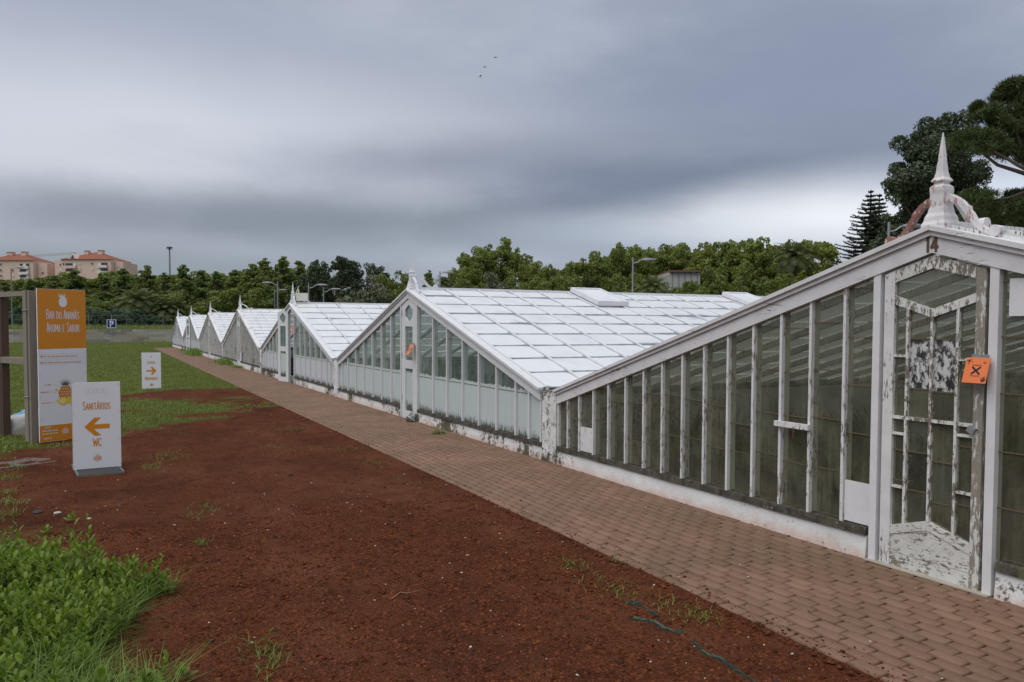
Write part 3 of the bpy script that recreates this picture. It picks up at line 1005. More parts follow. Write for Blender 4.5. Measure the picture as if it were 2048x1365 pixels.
def pier(root, G, m):
    """masonry pier under the valley on the -s side, with the end of the gutter"""
    rr = random.Random(3)
    mb = MB()
    half = PITCH_Y / 2
    ring = [(-half + 0.165, -0.022), (-half + 0.165, 0.2), (-half - 0.165, 0.2), (-half - 0.165, -0.022)]
    lv = [0.0, 0.12, 0.26, 0.42, 0.60, 0.76, 0.835]
    base = len(mb.v)
    for z in lv:
        for s, x in ring:
            mb.v.append(G(s + rr.uniform(-0.008, 0.008), x + rr.uniform(-0.006, 0.006), z))
    for j in range(len(lv) - 1):
        for k in range(4):
            q = (k + 1) % 4
            mb.f.append((base + j * 4 + k, base + j * 4 + q, base + j * 4 + 4 + q, base + j * 4 + 4 + k))
            mb.m.append(0)
    mb.f.append(tuple(base + (len(lv) - 1) * 4 + k for k in range(4)))
    mb.m.append(0)
    p_ = part('pier', mb, m, root)
    g = MB()
    g.box(*[c for c in (D + 0.0, D + HOUSE_L)], G(-half - 0.20, 0, 0)[1], G(-half + 0.20, 0, 0)[1], 0.836, 0.852)
    for s in (-half - 0.20, -half + 0.17):
        g.box(D + 0.0, D + HOUSE_L, G(s, 0, 0)[1], G(s + 0.03, 0, 0)[1], 0.853, 0.885)
    part('gutter', g, M['gutter'], root)


def house(n, label):
    G = gable(n)
    root = empty('greenhouse', (D, Y0 + n * PITCH_Y, 0), label, 'greenhouse', 'glass pineapple greenhouses along the brick path')
    return root, G


# --- number 14: old, dirty, peeling
root, G = house(0, 'old peeling greenhouse with bare dirty glass and the number 14 over its door')
plinth(root, G, 0.45, SE - 0.02, M['plaster0'], 0.19, 0.245)
bars_l = [0.42, 0.668, 0.972, 1.261, 1.558, 1.851, 2.149, 2.443, 2.737, 3.027, 3.33, 3.636, 3.923, 4.208, 4.454, 4.66]
bars_r = [-0.42, -0.70, -0.99, -1.29, -1.58, -1.88, -2.17, -2.46, -2.76, -3.05, -3.35, -3.64, -3.93, -4.22, -4.47, -4.66]
rr = random.Random(21)
cuts = {}


def rows0(i):
    r = random.Random(i * 13 + 5)
    z, out = 0.245, []
    while z < 2.0:
        z += r.choice((0.33, 0.34, 0.36, 0.36, 0.24))
        out.append(z + r.uniform(-0.01, 0.01))
    return out


def rows_l(i):
    if i == 0:
        return [0.53] + [0.53 + 0.335 * k for k in range(1, 5)]
    if i == 12:
        return [0.51, 0.85]
    return rows0(i)


glazing(root, G, bars_l, rows_l, 0.245, None, M['glass0'])
glazing(root, G, bars_r, lambda i: [0.55, 0.88, 1.22, 1.55, 1.87] if i == 0 else rows0(i + 40), 0.245, None, M['glass0'])
bars_for(root, G, bars_l[1:] + bars_r[1:], 0.245, M['white_worn'], 0.023)
for (s0, s1, z0, z1, nm) in ((0.425, 0.65, 0.246, 0.53, 'white'), (3.94, 4.19, 0.246, 0.51, 'white_worn'), (-0.685, -0.475, 1.67, 1.885, 'white')):
    part('blanking_panel', MB().box(D - 0.006, D + 0.006, G(s0, 0, 0)[1], G(s1, 0, 0)[1], z0, z1), M[nm], root, label='flat white board filling a missing pane')
bb = bargeboards(root, G, M['fascia'], M['trim0'], 0.165)
frame_posts(root, G, 0.372, M['white'], 0.055)
finial(root, G, M['finial'], M['finial_red'])
roof(root, G, 0, 0.61, 8, M['roof0'], M['white_worn'], cols_left=8)
inside(root, G, 0)
pier(root, G, M['plaster'])
lb = part('latch_bar', MB().box(D - 0.055, D - 0.021, G(0.95, 0, 0)[1], G(1.285, 0, 0)[1], 0.845, 0.885), M['white_worn'], root, label='short white wooden bar fixed across two glazing bars')
part('hook', MB().tube([G(1.08, -0.056, 0.86), G(1.08, -0.062, 0.82), G(1.085, -0.06, 0.79), G(1.075, -0.066, 0.775)], 0.004, 5), M['rust'], lb)

# its door: stiles, rails and muntins are separate pieces
dw = 0.345
door = part('door', MB().hexa([G(dw - 0.075, -0.02, 0.012), G(dw - 0.075, 0.025, 0.012), G(dw, 0.025, 0.012), G(dw, -0.02, 0.012),
                               G(dw - 0.075, -0.02, slope_z(dw - 0.075, 0.185)), G(dw - 0.075, 0.025, slope_z(dw - 0.075, 0.185)), G(dw, 0.025, slope_z(dw, 0.185)), G(dw, -0.02, slope_z(dw, 0.185))]),
            M['white_worn'], root, label='peeling panelled and glazed door')
part('stile', MB().hexa([G(-dw, -0.0202, 0.012), G(-dw, 0.025, 0.012), G(-dw + 0.06, 0.025, 0.012), G(-dw + 0.06, -0.0202, 0.012),
                         G(-dw, -0.0202, slope_z(dw, 0.185)), G(-dw, 0.025, slope_z(dw, 0.185)), G(-dw + 0.06, 0.025, slope_z(dw - 0.06, 0.185)), G(-dw + 0.06, -0.0202, slope_z(dw - 0.06, 0.185))]), M['peel_stile'], door)
sl, sr = dw - 0.076, -dw + 0.061


def vee(z_side, z_mid, ht, x0=-0.0185, x1=0.022, mat=None, nm='rail'):
    mb = MB()
    for a, b in ((sl, 0.0), (0.0, sr)):
        za, zb = (z_side, z_mid) if a > b and b == 0.0 else (z_mid, z_side)
        mb.hexa([G(b, x0, zb), G(b, x1, zb), G(a, x1, za), G(a, x0, za), G(b, x0, zb + ht), G(b, x1, zb + ht), G(a, x1, za + ht), G(a, x0, za + ht)])
    return part(nm, mb, mat or M['white_peel'], door)


top_side = slope_z(sl, 0.185) - 0.075
vee(top_side, slope_z(0, 0.185) - 0.075, 0.075)
vee(1.755, 1.665, 0.055)
vee(0.235, 0.318, 0.06, mat=M['board'])
part('rail', MB().box(D - 0.0185, D + 0.022, G(sr, 0, 0)[1], G(sl, 0, 0)[1], 1.005, 1.025), M['white_peel'], door)
for z0, z1 in ((0.014, 0.118), (0.121, 0.232)):
    part('board', MB().box(D - 0.014, D + 0.01, G(sr, 0, 0)[1], G(sl, 0, 0)[1], z0, z1), M['board'], door)
part('board', MB().prism([G(sl, -0.013, 0.2325), G(0, -0.013, 0.317), G(sr, -0.013, 0.2325)], (0.02, 0, 0)), M['board'], door)


def vz(s, zs, zm):
    t = abs(s) / (sl if s > 0 else -sr)
    return zm + (zs - zm) * min(1, t)


mun = [0.172, 0.0, -0.172]
for s in mun:
    part('muntin', MB().box(D - 0.018, D + 0.018, G(s - 0.009, 0, 0)[1], G(s + 0.009, 0, 0)[1], vz(s, 0.295, 0.378) - 0.004, 1.006), M['white_peel'], door)
    part('muntin', MB().box(D - 0.018, D + 0.018, G(s - 0.009, 0, 0)[1], G(s + 0.009, 0, 0)[1], 1.024, vz(s, 1.755, 1.665) + 0.004), M['white_peel'], door)
edges = [sl] + [m_ for m_ in mun] + [sr]
laps = [[0.60, 0.80, 1.25, 1.40], [0.55, 0.80, 1.21, 1.53], [0.50, 0.76, 1.20, 1.53], [0.52, 0.60, 0.88, 1.25, 1.48]]
for i in range(4):
    a, b = edges[i], edges[i + 1]
    for z0, z1 in ((None, 1.006), (1.024, None)):
        cut = [z for z in laps[i] if (z0 is None and z < 0.95) or (z0 is not None and z > 1.06)]
        lo = (vz(a, 0.295, 0.378), vz(b, 0.295, 0.378)) if z0 is None else (1.024, 1.024)
        hi = (1.006, 1.006) if z0 is None else (vz(a, 1.755, 1.665), vz(b, 1.755, 1.665))
        prev = lo
        for j, z in enumerate(cut + [None]):
            t = hi if z is None else (z, z)
            flaked = (i in (1, 2) and z0 is not None and j == 1)
            part('pane', pane_box(G, a, b, prev[0], prev[1], t[0], t[1], 0.004 + 0.0015 * (j % 2), lap=0.008 if j else 0), [M['glass_mould'] if flaked else (M['glass_flake'] if (i == 1 and z0 is None and j == 1) else M['glass0']), M['lap']], door)
            prev = t
for a, b in ((sl, 0.0), (0.0, sr)):
    part('pane', pane_box(G, a, b, vz(a, 1.81, 1.72), vz(b, 1.81, 1.72), vz(a, top_side, slope_z(0, 0.26)), vz(b, top_side, slope_z(0, 0.26)), 0.004), [M['glass0'], M['lap']], door)
for z in (0.53, 0.88):
    part('short_rail', MB().box(D - 0.017, D + 0.015, G(0.184, 0, 0)[1], G(sl, 0, 0)[1], z + 0.02, z + 0.036), M['white_peel'], door)
    part('short_rail', MB().box(D - 0.017, D + 0.015, G(sr, 0, 0)[1], G(-0.184, 0, 0)[1], z + 0.06, z + 0.076), M['white_peel'], door)
part('short_rail', MB().box(D - 0.017, D + 0.015, G(0.184, 0, 0)[1], G(sl, 0, 0)[1], 1.41, 1.426), M['white_peel'], door)
part('short_rail', MB().box(D - 0.017, D + 0.015, G(sr, 0, 0)[1], G(-0.184, 0, 0)[1], 1.40, 1.416), M['white_peel'], door)
part('latch', MB().hexa([G(-0.30, -0.05, 0.965), G(-0.30, -0.021, 0.965), G(-0.262, -0.021, 0.985), G(-0.262, -0.05, 0.985),
                         G(-0.318, -0.05, 1.0), G(-0.318, -0.021, 1.0), G(-0.28, -0.021, 1.02), G(-0.28, -0.05, 1.02)]), M['steel'], door)
part('threshold', MB().box(D - 0.07, D + 0.12, G(-0.43, 0, 0)[1], G(0.43, 0, 0)[1], 0.0245, 0.036 - 0.004), M['concrete'], root)

# --- second house: fresh white door, lime-washed low panes
root, G = house(1, 'greenhouse with a closed white door between the number 14 house and the open-door one')
plinth(root, G, 0.42, SE - 0.02, M['plaster'], 0.185, 0.235)
bl = [0.435, 0.98, 1.55, 2.13, 2.72, 3.29, 3.9, 4.36, 4.66]
br = [-0.435, -1.11, -1.69, -2.29, -2.86, -3.43, -3.99, -4.35, -4.66]
for b_ in (bl, br):
    glazing(root, G, b_, lambda i: [0.775] + ([1.42] if i < 3 else []), 0.235, M['glass_low'], M['glass1'])
    bars_for(root, G, b_[1:], 0.235, M['white_clean'], 0.036)
bargeboards(root, G, M['white_clean'], M['white_clean'], 0.155)
frame_posts(root, G, 0.375, M['white_clean'], 0.05)
new_door(root, G, M['white_clean'], None, 0.36, M['glass1'])
finial(root, G, M['white_clean'])
roof(root, G, 1, 0.61, 17, M['roof1'], M['white_clean'])
inside(root, G, 1)
pier(root, G, M['plaster0'])
yn = Y0 + PITCH_Y
ang = math.atan(KS)
for x0 in (3.10, 6.76):
    hx0, hx1, L2 = x0 + 0.05, x0 + 0.70, 1.02
    T = Matrix.Translation(Vector((D, yn, HA))) @ Matrix.Rotation(ang, 4, 'X') @ Matrix.Diagonal((1, -1, 1, 1))
    mb = MB()
    for a, b, c, d in ((hx0, hx1, 0.02, 0.07), (hx0, hx1, L2 - 0.05, L2), (hx0, hx0 + 0.05, 0.07, L2 - 0.05), (hx1 - 0.05, hx1, 0.07, L2 - 0.05)):
        mb.box(a, b, c, d, 0.03, 0.115)
    mb.v = [tuple(T @ Vector(p)) for p in mb.v]
    ht_ = part('roof_hatch', mb, M['white_clean'], root, label='raised white ventilation hatch beside the ridge')
    for c, d in ((0.071, 0.46), (0.475, L2 - 0.051)):
        mb = MB()
        q = [T @ Vector(p) for p in ((hx0 + 0.051, c, 0.095), (hx0 + 0.051, d, 0.09), (hx1 - 0.051, d, 0.09), (hx1 - 0.051, c, 0.095))]
        mb.face(q, 0, [(0.2, 0.2), (0.2, 0.8), (0.8, 0.8), (0.8, 0.2)])
        part('pane', mb, M['roof1'], ht_)

# --- third house: door standing open
root, G = house(2, 'greenhouse with its white door standing wide open and a metal box at its finial')
plinth(root, G, 0.42, SE - 0.02, M['plaster'], 0.185, 0.235)
for b_ in (bl, br):
    glazing(root, G, b_, lambda i: [0.775] + ([1.42] if i < 3 else []), 0.235, M['glass_low2'], M['glass1'])
    bars_for(root, G, b_[1:], 0.235, M['white_clean'], 0.036)
bargeboards(root, G, M['white_clean'], M['white_clean'], 0.155)
frame_posts(root, G, 0.375, M['white_clean'], 0.05)
new_door(root, G, M['white_clean'], 168, 0.36, M['glass1'])
finial(root, G, M['white_clean'])
part('meter_box', MB().box(D + 0.12, D + 0.44, G(0, 0, 0)[1] - 0.09, G(0, 0, 0)[1] + 0.05, 2.30, 2.52).tube([G(0, 0.2, 2.28), G(0, 0.2, 2.62)], 0.02, 6).tube([G(0.02, 0.13, 2.5), G(-0.03, 0.2, 2.70)], 0.012, 5).tube([G(-0.02, 0.36, 2.26), G(-0.02, 0.36, 2.3)], 0.02, 6),
     plain('cream_enamel', (0.62, 0.62, 0.52), 0.5, bump=0.05), root, label='small cream box on a bracket behind the finial')
roof(root, G, 2, 0.61, 9, M['roof1'], M['white_clean'])
inside(root, G, 2)
pier(root, G, M['plaster'])

# --- fourth to seventh house
far = [(3, 'greenhouse glazed with mossy olive-grey limewashed panes', M['glass3'], M['glass3'], 'white_worn', 'roof1', 0.36, 10, None, 0.30),
       (4, 'greenhouse of grey limewashed panes beyond the mossy olive one', M['glass4'], M['glass4'], 'white_worn', 'roof1', 0.36, 8, None, 0.30),
       (5, 'smaller-looking greenhouse with an open pale door, last but one of the row', M['glass_low2'], M['glass4'], 'white_clean', 'roof1', 0.61, 5, 168, 0.45),
       (6, 'end greenhouse of the row next to the concrete block wall', M['glass_low2'], M['glass4'], 'white_clean', 'roof1', 0.61, 4, None, 0.45)]
for n_, lab, mlow, mup, trim, rf, cw, nc, opened, sp in far:
    root, G = house(n_, lab)
    plinth(root, G, 0.42, SE - 0.02, M['plaster'], 0.22, 0.27)
    k = int((SE - 0.45) / sp)
    bl_ = [0.42 + (SE - 0.46) * i / k for i in range(k + 1)]
    for b_ in (bl_, [-b for b in bl_]):
        glazing(root, G, b_, (lambda i: [0.775]) if sp > 0.4 else (lambda i: [0.62, 1.0, 1.4]), 0.27, mlow, mup)
        bars_for(root, G, b_[1:], 0.27, M[trim], 0.034)
    bargeboards(root, G, M[trim], M[trim], 0.155)
    frame_posts(root, G, 0.372, M[trim], 0.05)
    if opened:
        new_door(root, G, M['white_clean'], opened, 0.36)
    elif n_ == 6:
        new_door(root, G, M['white_clean'], None, 0.36, M['glass_low2'])
    else:
        old_door(root, G, M[trim], mup)
    finial(root, G, M['white_clean'])
    roof(root, G, n_, cw, nc, M[rf], M['white_clean'] if sp > 0.4 else M['white_worn'], rows=9 if sp > 0.4 else 12, first=0.43 if sp > 0.4 else 0.38)
    inside(root, G, n_)
    if n_ < 7:
        pier(root, G, M['plaster'])
    if n_ == 3:
        part('wall_box', MB().box(D - 0.07, D - 0.022, G(-0.80, 0, 0)[1], G(-0.62, 0, 0)[1], 0.28, 0.62), M['sign_white'], root, label='white service box on the facade')

# pineapple plants inside the nearer houses
pm = MB()
rr = random.Random(5)
for k in range(20):
    a = k * 2.4
    L_ = rr.uniform(0.42, 0.66)
    el = rr.uniform(0.55, 1.25)
    pts = []
    for t in (0, 0.35, 0.7, 1.0):
        r = L_ * t * math.cos(el) * (1 + 0.35 * t)
        pts.append(Vector((r * math.cos(a), r * math.sin(a), 0.03 + L_ * t * math.sin(el) - 0.22 * t * t * L_)))
    sd = Vector((-math.sin(a), math.cos(a), 0))
    for i, wd_ in enumerate((0.024, 0.026, 0.018)):
        w2 = (0.026, 0.018, 0.002)[i]
        pm.face([pts[i] - sd * wd_, pts[i] + sd * wd_, pts[i + 1] + sd * w2, pts[i + 1] - sd * w2])
pine_mesh = pm.mesh('pineapple_plant', M['pineapple'])
where = {0: 'number 14', 1: 'closed white door', 2: 'open white door'}
for n_, cnt in ((0, 84), (1, 60), (2, 30)):
    for k in range(cnt):
        sg = 1 if k % 2 else -1
        row = (k // 2) % 7
        colm = (k // 14)
        o = link('pineapple_plant', pine_mesh)
        o.location = (D + 0.75 + colm * 0.6 + rr.uniform(-0.08, 0.08), Y0 + n_ * PITCH_Y + sg * (0.85 + row * 0.52) + rr.uniform(-0.06, 0.06), 0.155)
        o.rotation_euler = (0, 0, rr.uniform(0, 6.28))
        s_ = rr.uniform(0.85, 1.25)
        o.scale = (s_, s_, s_ * rr.uniform(0.9, 1.2))
        tag(o, 'spiky pineapple plant in the bed behind the glass of the %s greenhouse' % where[n_], 'plant', 'pineapple plants inside the %s greenhouse' % where[n_])

# ------------------------------------------------------------------ lettering
STROKES = {
    'A': [[(0, 0), (.45, 1), (1, 0)], [(.18, .34), (.82, .36)]], 'B': [[(.05, 0), (.02, 1), (.7, .95), (.85, .76), (.6, .55), (.05, .5)], [(.6, .55), (1, .28), (.75, .03), (.05, 0)]],
    'C': [[(.95, .85), (.65, 1), (.2, .88), (0, .5), (.15, .1), (.6, 0), (.95, .14)]], 'D': [[(.05, 0), (.02, 1), (.6, .9), (.97, .5), (.62, .08), (.05, 0)]],
    'E': [[(.9, 1), (.03, .98), (.05, 0), (.95, .02)], [(.05, .52), (.72, .53)]], 'F': [[(.92, 1), (.03, .98), (.05, 0)], [(.05, .52), (.72, .53)]],
    'G': [[(.92, .86), (.6, 1), (.18, .86), (0, .5), (.15, .1), (.6, 0), (.95, .14), (.95, .46), (.55, .46)]], 'H': [[(.05, 0), (.03, 1)], [(.95, 0), (.93, 1)], [(.05, .5), (.94, .52)]],
    'I': [[(.5, 0), (.5, 1)]], 'J': [[(.7, 1), (.72, .2), (.4, 0), (.05, .15)]], 'K': [[(.05, 0), (.03, 1)], [(.9, 1), (.06, .45), (.95, 0)]], 'L': [[(.04, 1), (.05, 0), (.9, .02)]],
    'M': [[(0, 0), (.14, 1), (.5, .3), (.86, 1), (1, 0)]], 'N': [[(.03, 0), (.05, 1), (.92, 0), (.95, 1)]], 'O': [[(.5, 1), (.12, .82), (0, .45), (.2, .06), (.55, 0), (.9, .2), (1, .6), (.8, .93), (.5, 1)]],
    'P': [[(.05, 0), (.03, 1), (.75, .93), (.92, .72), (.7, .48), (.05, .46)]], 'R': [[(.05, 0), (.03, 1), (.72, .95), (.88, .75), (.62, .52), (.05, .48)], [(.5, .5), (.97, 0)]],
    'S': [[(.9, .88), (.55, 1), (.12, .84), (.2, .6), (.75, .42), (.92, .18), (.5, 0), (.05, .1)]], 'T': [[(0, .98), (1, 1)], [(.5, 1), (.5, 0)]], 'U': [[(.04, 1), (.06, .25), (.35, 0), (.75, .05), (.95, .3), (.95, 1)]],
    'V': [[(0, 1), (.5, 0), (1, 1)]], 'W': [[(0, 1), (.24, 0), (.5, .75), (.76, 0), (1, 1)]], 'X': [[(0, 1), (1, 0)], [(1, 1), (0, 0)]], 'Z': [[(0, 1), (1, 1), (0, 0), (1, 0)]],
    '0': [[(.5, 1), (.05, .7), (.05, .3), (.5, 0), (.95, .3), (.95, .7), (.5, 1)]], '1': [[(.3, .82), (.55, 1), (.55, 0)]], '2': [[(.05, .8), (.45, 1), (.9, .8), (.8, .5), (.05, 0), (.95, 0)]],
    '4': [[(.72, 0), (.72, 1), (.0, .3), (1, .3)]], '7': [[(.02, 1), (.95, 1), (.4, 0)]], ',': [[(.5, .08), (.35, -.15)]], '-': [[(.1, .45), (.9, .45)]],
}
ACC = {'Á': ('A', [[(.45, 1.08), (.75, 1.28)]]), 'Ã': ('A', [[(.15, 1.1), (.4, 1.2), (.6, 1.1), (.85, 1.2)]]), 'Ç': ('C', [[(.55, 0), (.45, -.2)]]), 'Í': ('I', [[(.45, 1.08), (.8, 1.28)]])}
WIDE = {'M': 1.35, 'W': 1.4, 'I': 0.35, 'E': 0.85, 'L': 0.8, 'F': 0.8, ',': 0.4, '1': 0.6}


def stroke_line(mb, pts, o, r, u, nr, wd, k0=0):
    """flat ribbon along a polyline given in the sign's own coordinates"""
    P2 = [Vector((p[0], p[1])) for p in pts]
    for i in range(len(P2) - 1):
        a, b = P2[i], P2[i + 1]
        t = (b - a)
        if t.length < 1e-6:
            continue
        t.normalize()
        q = Vector((-t.y, t.x)) * wd / 2
        a2, b2 = a - t * wd * 0.35, b + t * wd * 0.35
        lift = 0.0012 + 0.00025 * ((i + k0) % 4)
        mb.face([o + r * c.x + u * c.y + nr * lift for c in (a2 - q, b2 - q, b2 + q, a2 + q)])


def text(mb, s, o, r, u, nr, cx, y, h, cw, wd, small=0.78, gap=0.30):
    """centred line of hand-lettered capitals; lower-case input gives small capitals"""
    total, seq = 0.0, []
    for ch in s:
        if ch == ' ':
            seq.append((None, cw * 0.55, 0, []))
            continue
        up_ = ch.upper()
        ht = h if ch == up_ else h * small
        extra = []
        if up_ in ACC:
            up_, extra = ACC[up_]
        if up_ not in STROKES:
            continue
        seq.append((up_, cw * WIDE.get(up_, 1.0), ht, extra))
    total = sum(q[1] for q in seq) + cw * gap * (len(seq) - 1)
    x = cx - total / 2
    for up_, wch, ht, extra in seq:
        if up_:
            for k, pl in enumerate(STROKES[up_] + extra):
                stroke_line(mb, [(x + p[0] * wch, y + p[1] * ht) for p in pl], o, r, u, nr, wd, k * 2)
        x += wch + cw * gap


def poly_print(mb, pts, o, r, u, nr, lift=0.0012, mi=0):
    P3 = [o + r * p[0] + u * p[1] + nr * lift for p in pts]
    for t in geometry.tessellate_polygon([P3]):
        tri = [P3[k] for k in t]
        n_ = (tri[1] - tri[0]).cross(tri[2] - tri[0])
        mb.face(tri if n_.dot(nr) > 0 else tri[::-1], mi)


def pineapple_outline(cx, cy, w_, h_, teeth=26):
    pts = []
    for k in range(teeth * 2):
        a = 2 * math.pi * k / (teeth * 2) - math.pi / 2
        rj = 1.0 if k % 2 else 0.93
        pts.append((cx + w_ / 2 * rj * math.cos(a) * (1 - 0.12 * math.sin(a)), cy + h_ * 0.42 * rj * math.sin(a)))
    return pts


def emblem(mb, o, r, u, nr, cx, y, w_, wd):
    for dx, hh in ((-0.25, .16), (-0.12, .22), (0, .26), (0.12, .22), (0.25, .16)):
        stroke_line(mb, [(cx + dx * w_ * 0.5, y + w_ * 0.66), (cx + dx * w_ * 0.9, y + w_ * (0.66 + hh))], o, r, u, nr, wd)
    text(mb, 'PLANTAÇÃO', o, r, u, nr, cx, y + w_ * 0.44, w_ * 0.16, w_ * 0.075, wd)
    for yy, ww in ((0.27, 0.46), (0.10, 0.34)):       # lines too small to read
        x = cx - ww * w_
        k = 0
        while x < cx + ww * w_:
            stroke_line(mb, [(x, y + yy * w_), (x + w_ * 0.03, y + (yy + 0.12) * w_), (x + w_ * 0.06, y + yy * w_)], o, r, u, nr, wd, k)
            x += w_ * 0.095
            k += 2
    stroke_line(mb, [(cx - w_ * 0.1, y - w_ * 0.02), (cx + w_ * 0.1, y - w_ * 0.02)], o, r, u, nr, wd)


def squiggle(mb, o, r, u, nr, x0, x1, y, h, wd, seed=1):
    rr_ = random.Random(seed)
    x, k = x0, 0
    while x < x1:
        wl = rr_.uniform(2, 7) * h * 0.55
        xe = min(x + wl, x1)
        while x < xe:
            stroke_line(mb, [(x, y), (x + h * 0.12, y + h * rr_.uniform(0.6, 1)), (x + h * 0.3, y)], o, r, u, nr, wd, k)
            x += h * 0.48
            k += 1
        x += h * 0.5


# number over the first door
n14 = MB()
G = gable(0)
oo = Vector(G(0, -0.0365, 0))
text(n14, '14', oo, Vector((0, -1, 0)), Vector((0, 0, 1)), Vector((-1, 0, 0)), 0.0, 2.078, 0.085, 0.042, 0.018, gap=0.3)
part('number', n14, M['brown'], bb[0], label='brown painted number 14')

# ------------------------------------------------------------------ orange door tags
def door_tag(name, c, w_, h_, lean, label, big=True):
    """card hanging on the door, its foot standing off the wood"""
    root_ = empty(name, c, label, 'sign')
    r = Vector((0, -1, 0))
    u = Vector((math.sin(lean), 0, math.cos(lean)))
    nr = Vector((-math.cos(lean), 0, math.sin(lean)))
    o_ = Vector(c) - u * h_
    mb = MB().prism([o_ - r * w_ / 2, o_ + r * w_ / 2, o_ + r * w_ / 2 + u * h_, o_ - r * w_ / 2 + u * h_], nr * 0.004)
    part('card', mb, M['tag_orange'], root_)
    o2 = o_ + nr * 0.004
    pr = MB()
    k = 0.16 * w_
    stroke_line(pr, [(-k, h_ * 0.36), (k, h_ * 0.62)], o2, r, u, nr, w_ * 0.075, 0)
    stroke_line(pr, [(k, h_ * 0.36), (-k, h_ * 0.62)], o2, r, u, nr, w_ * 0.075, 1)
    if big:
        squiggle(pr, o2, r, u, nr, -0.2 * w_, 0.2 * w_, 0.69 * h_, 0.025 * h_, 0.001, 3)
        squiggle(pr, o2, r, u, nr, -0.2 * w_, 0.2 * w_, 0.27 * h_, 0.025 * h_, 0.001, 4)
        for j in range(4):
            squiggle(pr, o2, r, u, nr, 0.22 * w_ + 0.01 * abs(j - 1.5), 0.40 * w_ - 0.01 * abs(j - 1.5), (0.74 + 0.045 * j) * h_, 0.02 * h_, 0.0009, 5 + j)
        rr_ = random.Random(9)
        for cx_, cy_ in ((-0.36, 0.86), (0.36, 0.14)):
            for q in range(26):
                a = rr_.uniform(0, 6.28)
                d = rr_.uniform(0, 0.12) * w_
                x, y = cx_ * w_ + d * math.cos(a), cy_ * h_ + d * math.sin(a)
                stroke_line(pr, [(x, y), (x + 0.012 * w_ * 2, y + rr_.uniform(-0.02, 0.02) * w_)], o2, r, u, nr, 0.013 * w_ * 2, q)
    part('print', pr, M['ink'], root_)
    part('bracket', MB().box(c[0], c[0] + 0.028, c[1] - w_ * 0.32, c[1] + w_ * 0.32, c[2] - 0.004, c[2] + 0.02), M['steel'], root_)
    return root_


door_tag('door_sign', (D - 0.052, Y0 - 0.335, 1.425), 0.145, 0.155, 0.30, 'orange card with a black cross hanging on the door of number 14')
door_tag('door_sign', (D - 0.07, Y0 + PITCH_Y - 0.30, 1.30), 0.14, 0.19, 0.42, 'orange card hanging on the closed white door', False)
door_tag('door_sign', (D - 0.07, Y0 + 2 * PITCH_Y - 0.62, 1.62), 0.16, 0.26, 0.25, 'orange card hanging on a glazing bar beside the open white door', False)

# ------------------------------------------------------------------ signs on the soil
# board of the bar, fixed to a timber frame
A, B = on_ground(80, 886), on_ground(176, 875)
r_ = (B - A)
r_.z = 0
W_ = r_.length
r_.normalize()
u_ = Vector((0, 0, 1))
nr_ = r_.cross(u_)
if nr_.y > 0:
    nr_ = -nr_
sg_root = empty('bar_sign', A, 'tall orange and white board reading Bar do Ananás Aroma e Sabor', 'sign')
zt = 2.10
part('panel', MB().prism([A, B, B + u_ * zt, A + u_ * zt], -nr_ * 0.02), M['sign_white'], sg_root)
zs, zb = 1.275, 0.225
mb = MB()
mb.face([A + nr_ * 0.001 + u_ * zs, B + nr_ * 0.001 + u_ * (zs + 0.005), B + nr_ * 0.001 + u_ * (zt - 0.003), A + nr_ * 0.001 + u_ * (zt - 0.003)])
part('colour_field', mb, M['orange'], sg_root)
mb = MB()
mb.face([A + nr_ * 0.001 + u_ * 0.004, B + nr_ * 0.001 + u_ * 0.004, B + nr_ * 0.001 + u_ * zb, A + nr_ * 0.001 + u_ * zb])
part('colour_field', mb, M['orange'], sg_root)
pr = MB()
o_ = A + nr_ * 0.0012
text(pr, 'Bar do Ananás', o_, r_, u_, nr_, W_ * 0.52, 1.69, 0.128, 0.0285, 0.0078)
part('lettering', pr, M['sign_white'], sg_root)
pr = MB()
text(pr, 'Aroma e Sabor', o_, r_, u_, nr_, W_ * 0.52, 1.51, 0.128, 0.028, 0.0078)
part('lettering', pr, M['sign_white'], sg_root)
pr = MB()
poly_print(pr, pineapple_outline(W_ * 0.52, 1.93, 0.115, 0.19), o_, r_, u_, nr_, 0.0014)
for dx in (-0.035, -0.015, 0.005, 0.025):
    poly_print(pr, [(W_ * 0.51 + dx - 0.012, 1.99), (W_ * 0.51 + dx + 0.012, 1.99), (W_ * 0.51 + dx * 1.5, 2.045)], o_, r_, u_, nr_, 0.0019 + abs(dx) * 0.01)
stroke_line(pr, [(W_ * 0.60, 1.965), (W_ * 0.612, 1.99)], o_, r_, u_, nr_, 0.006)
part('pineapple_emblem', pr, M['sign_white'], sg_root)
pr = MB()
text(pr, 'HORÁRIO', o_, r_, u_, nr_, W_ * 0.16, 0.185, 0.018, 0.011, 0.003)
part('heading', pr, M['sign_white'], sg_root)
pr = MB()
for k, y in enumerate((0.145, 0.105, 0.04)):
    pr = MB()
    squiggle(pr, o_, r_, u_, nr_, W_ * (0.05 + 0.03 * (k == 2)), W_ * (0.36 - 0.12 * (k == 2)), y, 0.018, 0.0035, k)
    o = part('caption_line', pr, M['sign_white'], sg_root)
    o['kind'] = 'stuff'
pr = MB()
emblem(pr, o_, r_, u_, nr_, W_ * 0.52, 0.085, 0.105, 0.0035)
part('emblem', pr, M['sign_white'], sg_root)
pr = MB()
for y in (1.175, 1.09):
    stroke_line(pr, [(W_ * 0.03, y - 0.03), (W_ * 0.97, y - 0.025), (W_ * 0.97, y + 0.035), (W_ * 0.03, y + 0.03), (W_ * 0.03, y - 0.03)], A, r_, u_, nr_, 0.003)
part('caption_frame', pr, M['sign_blue'], sg_root)
pr = MB()
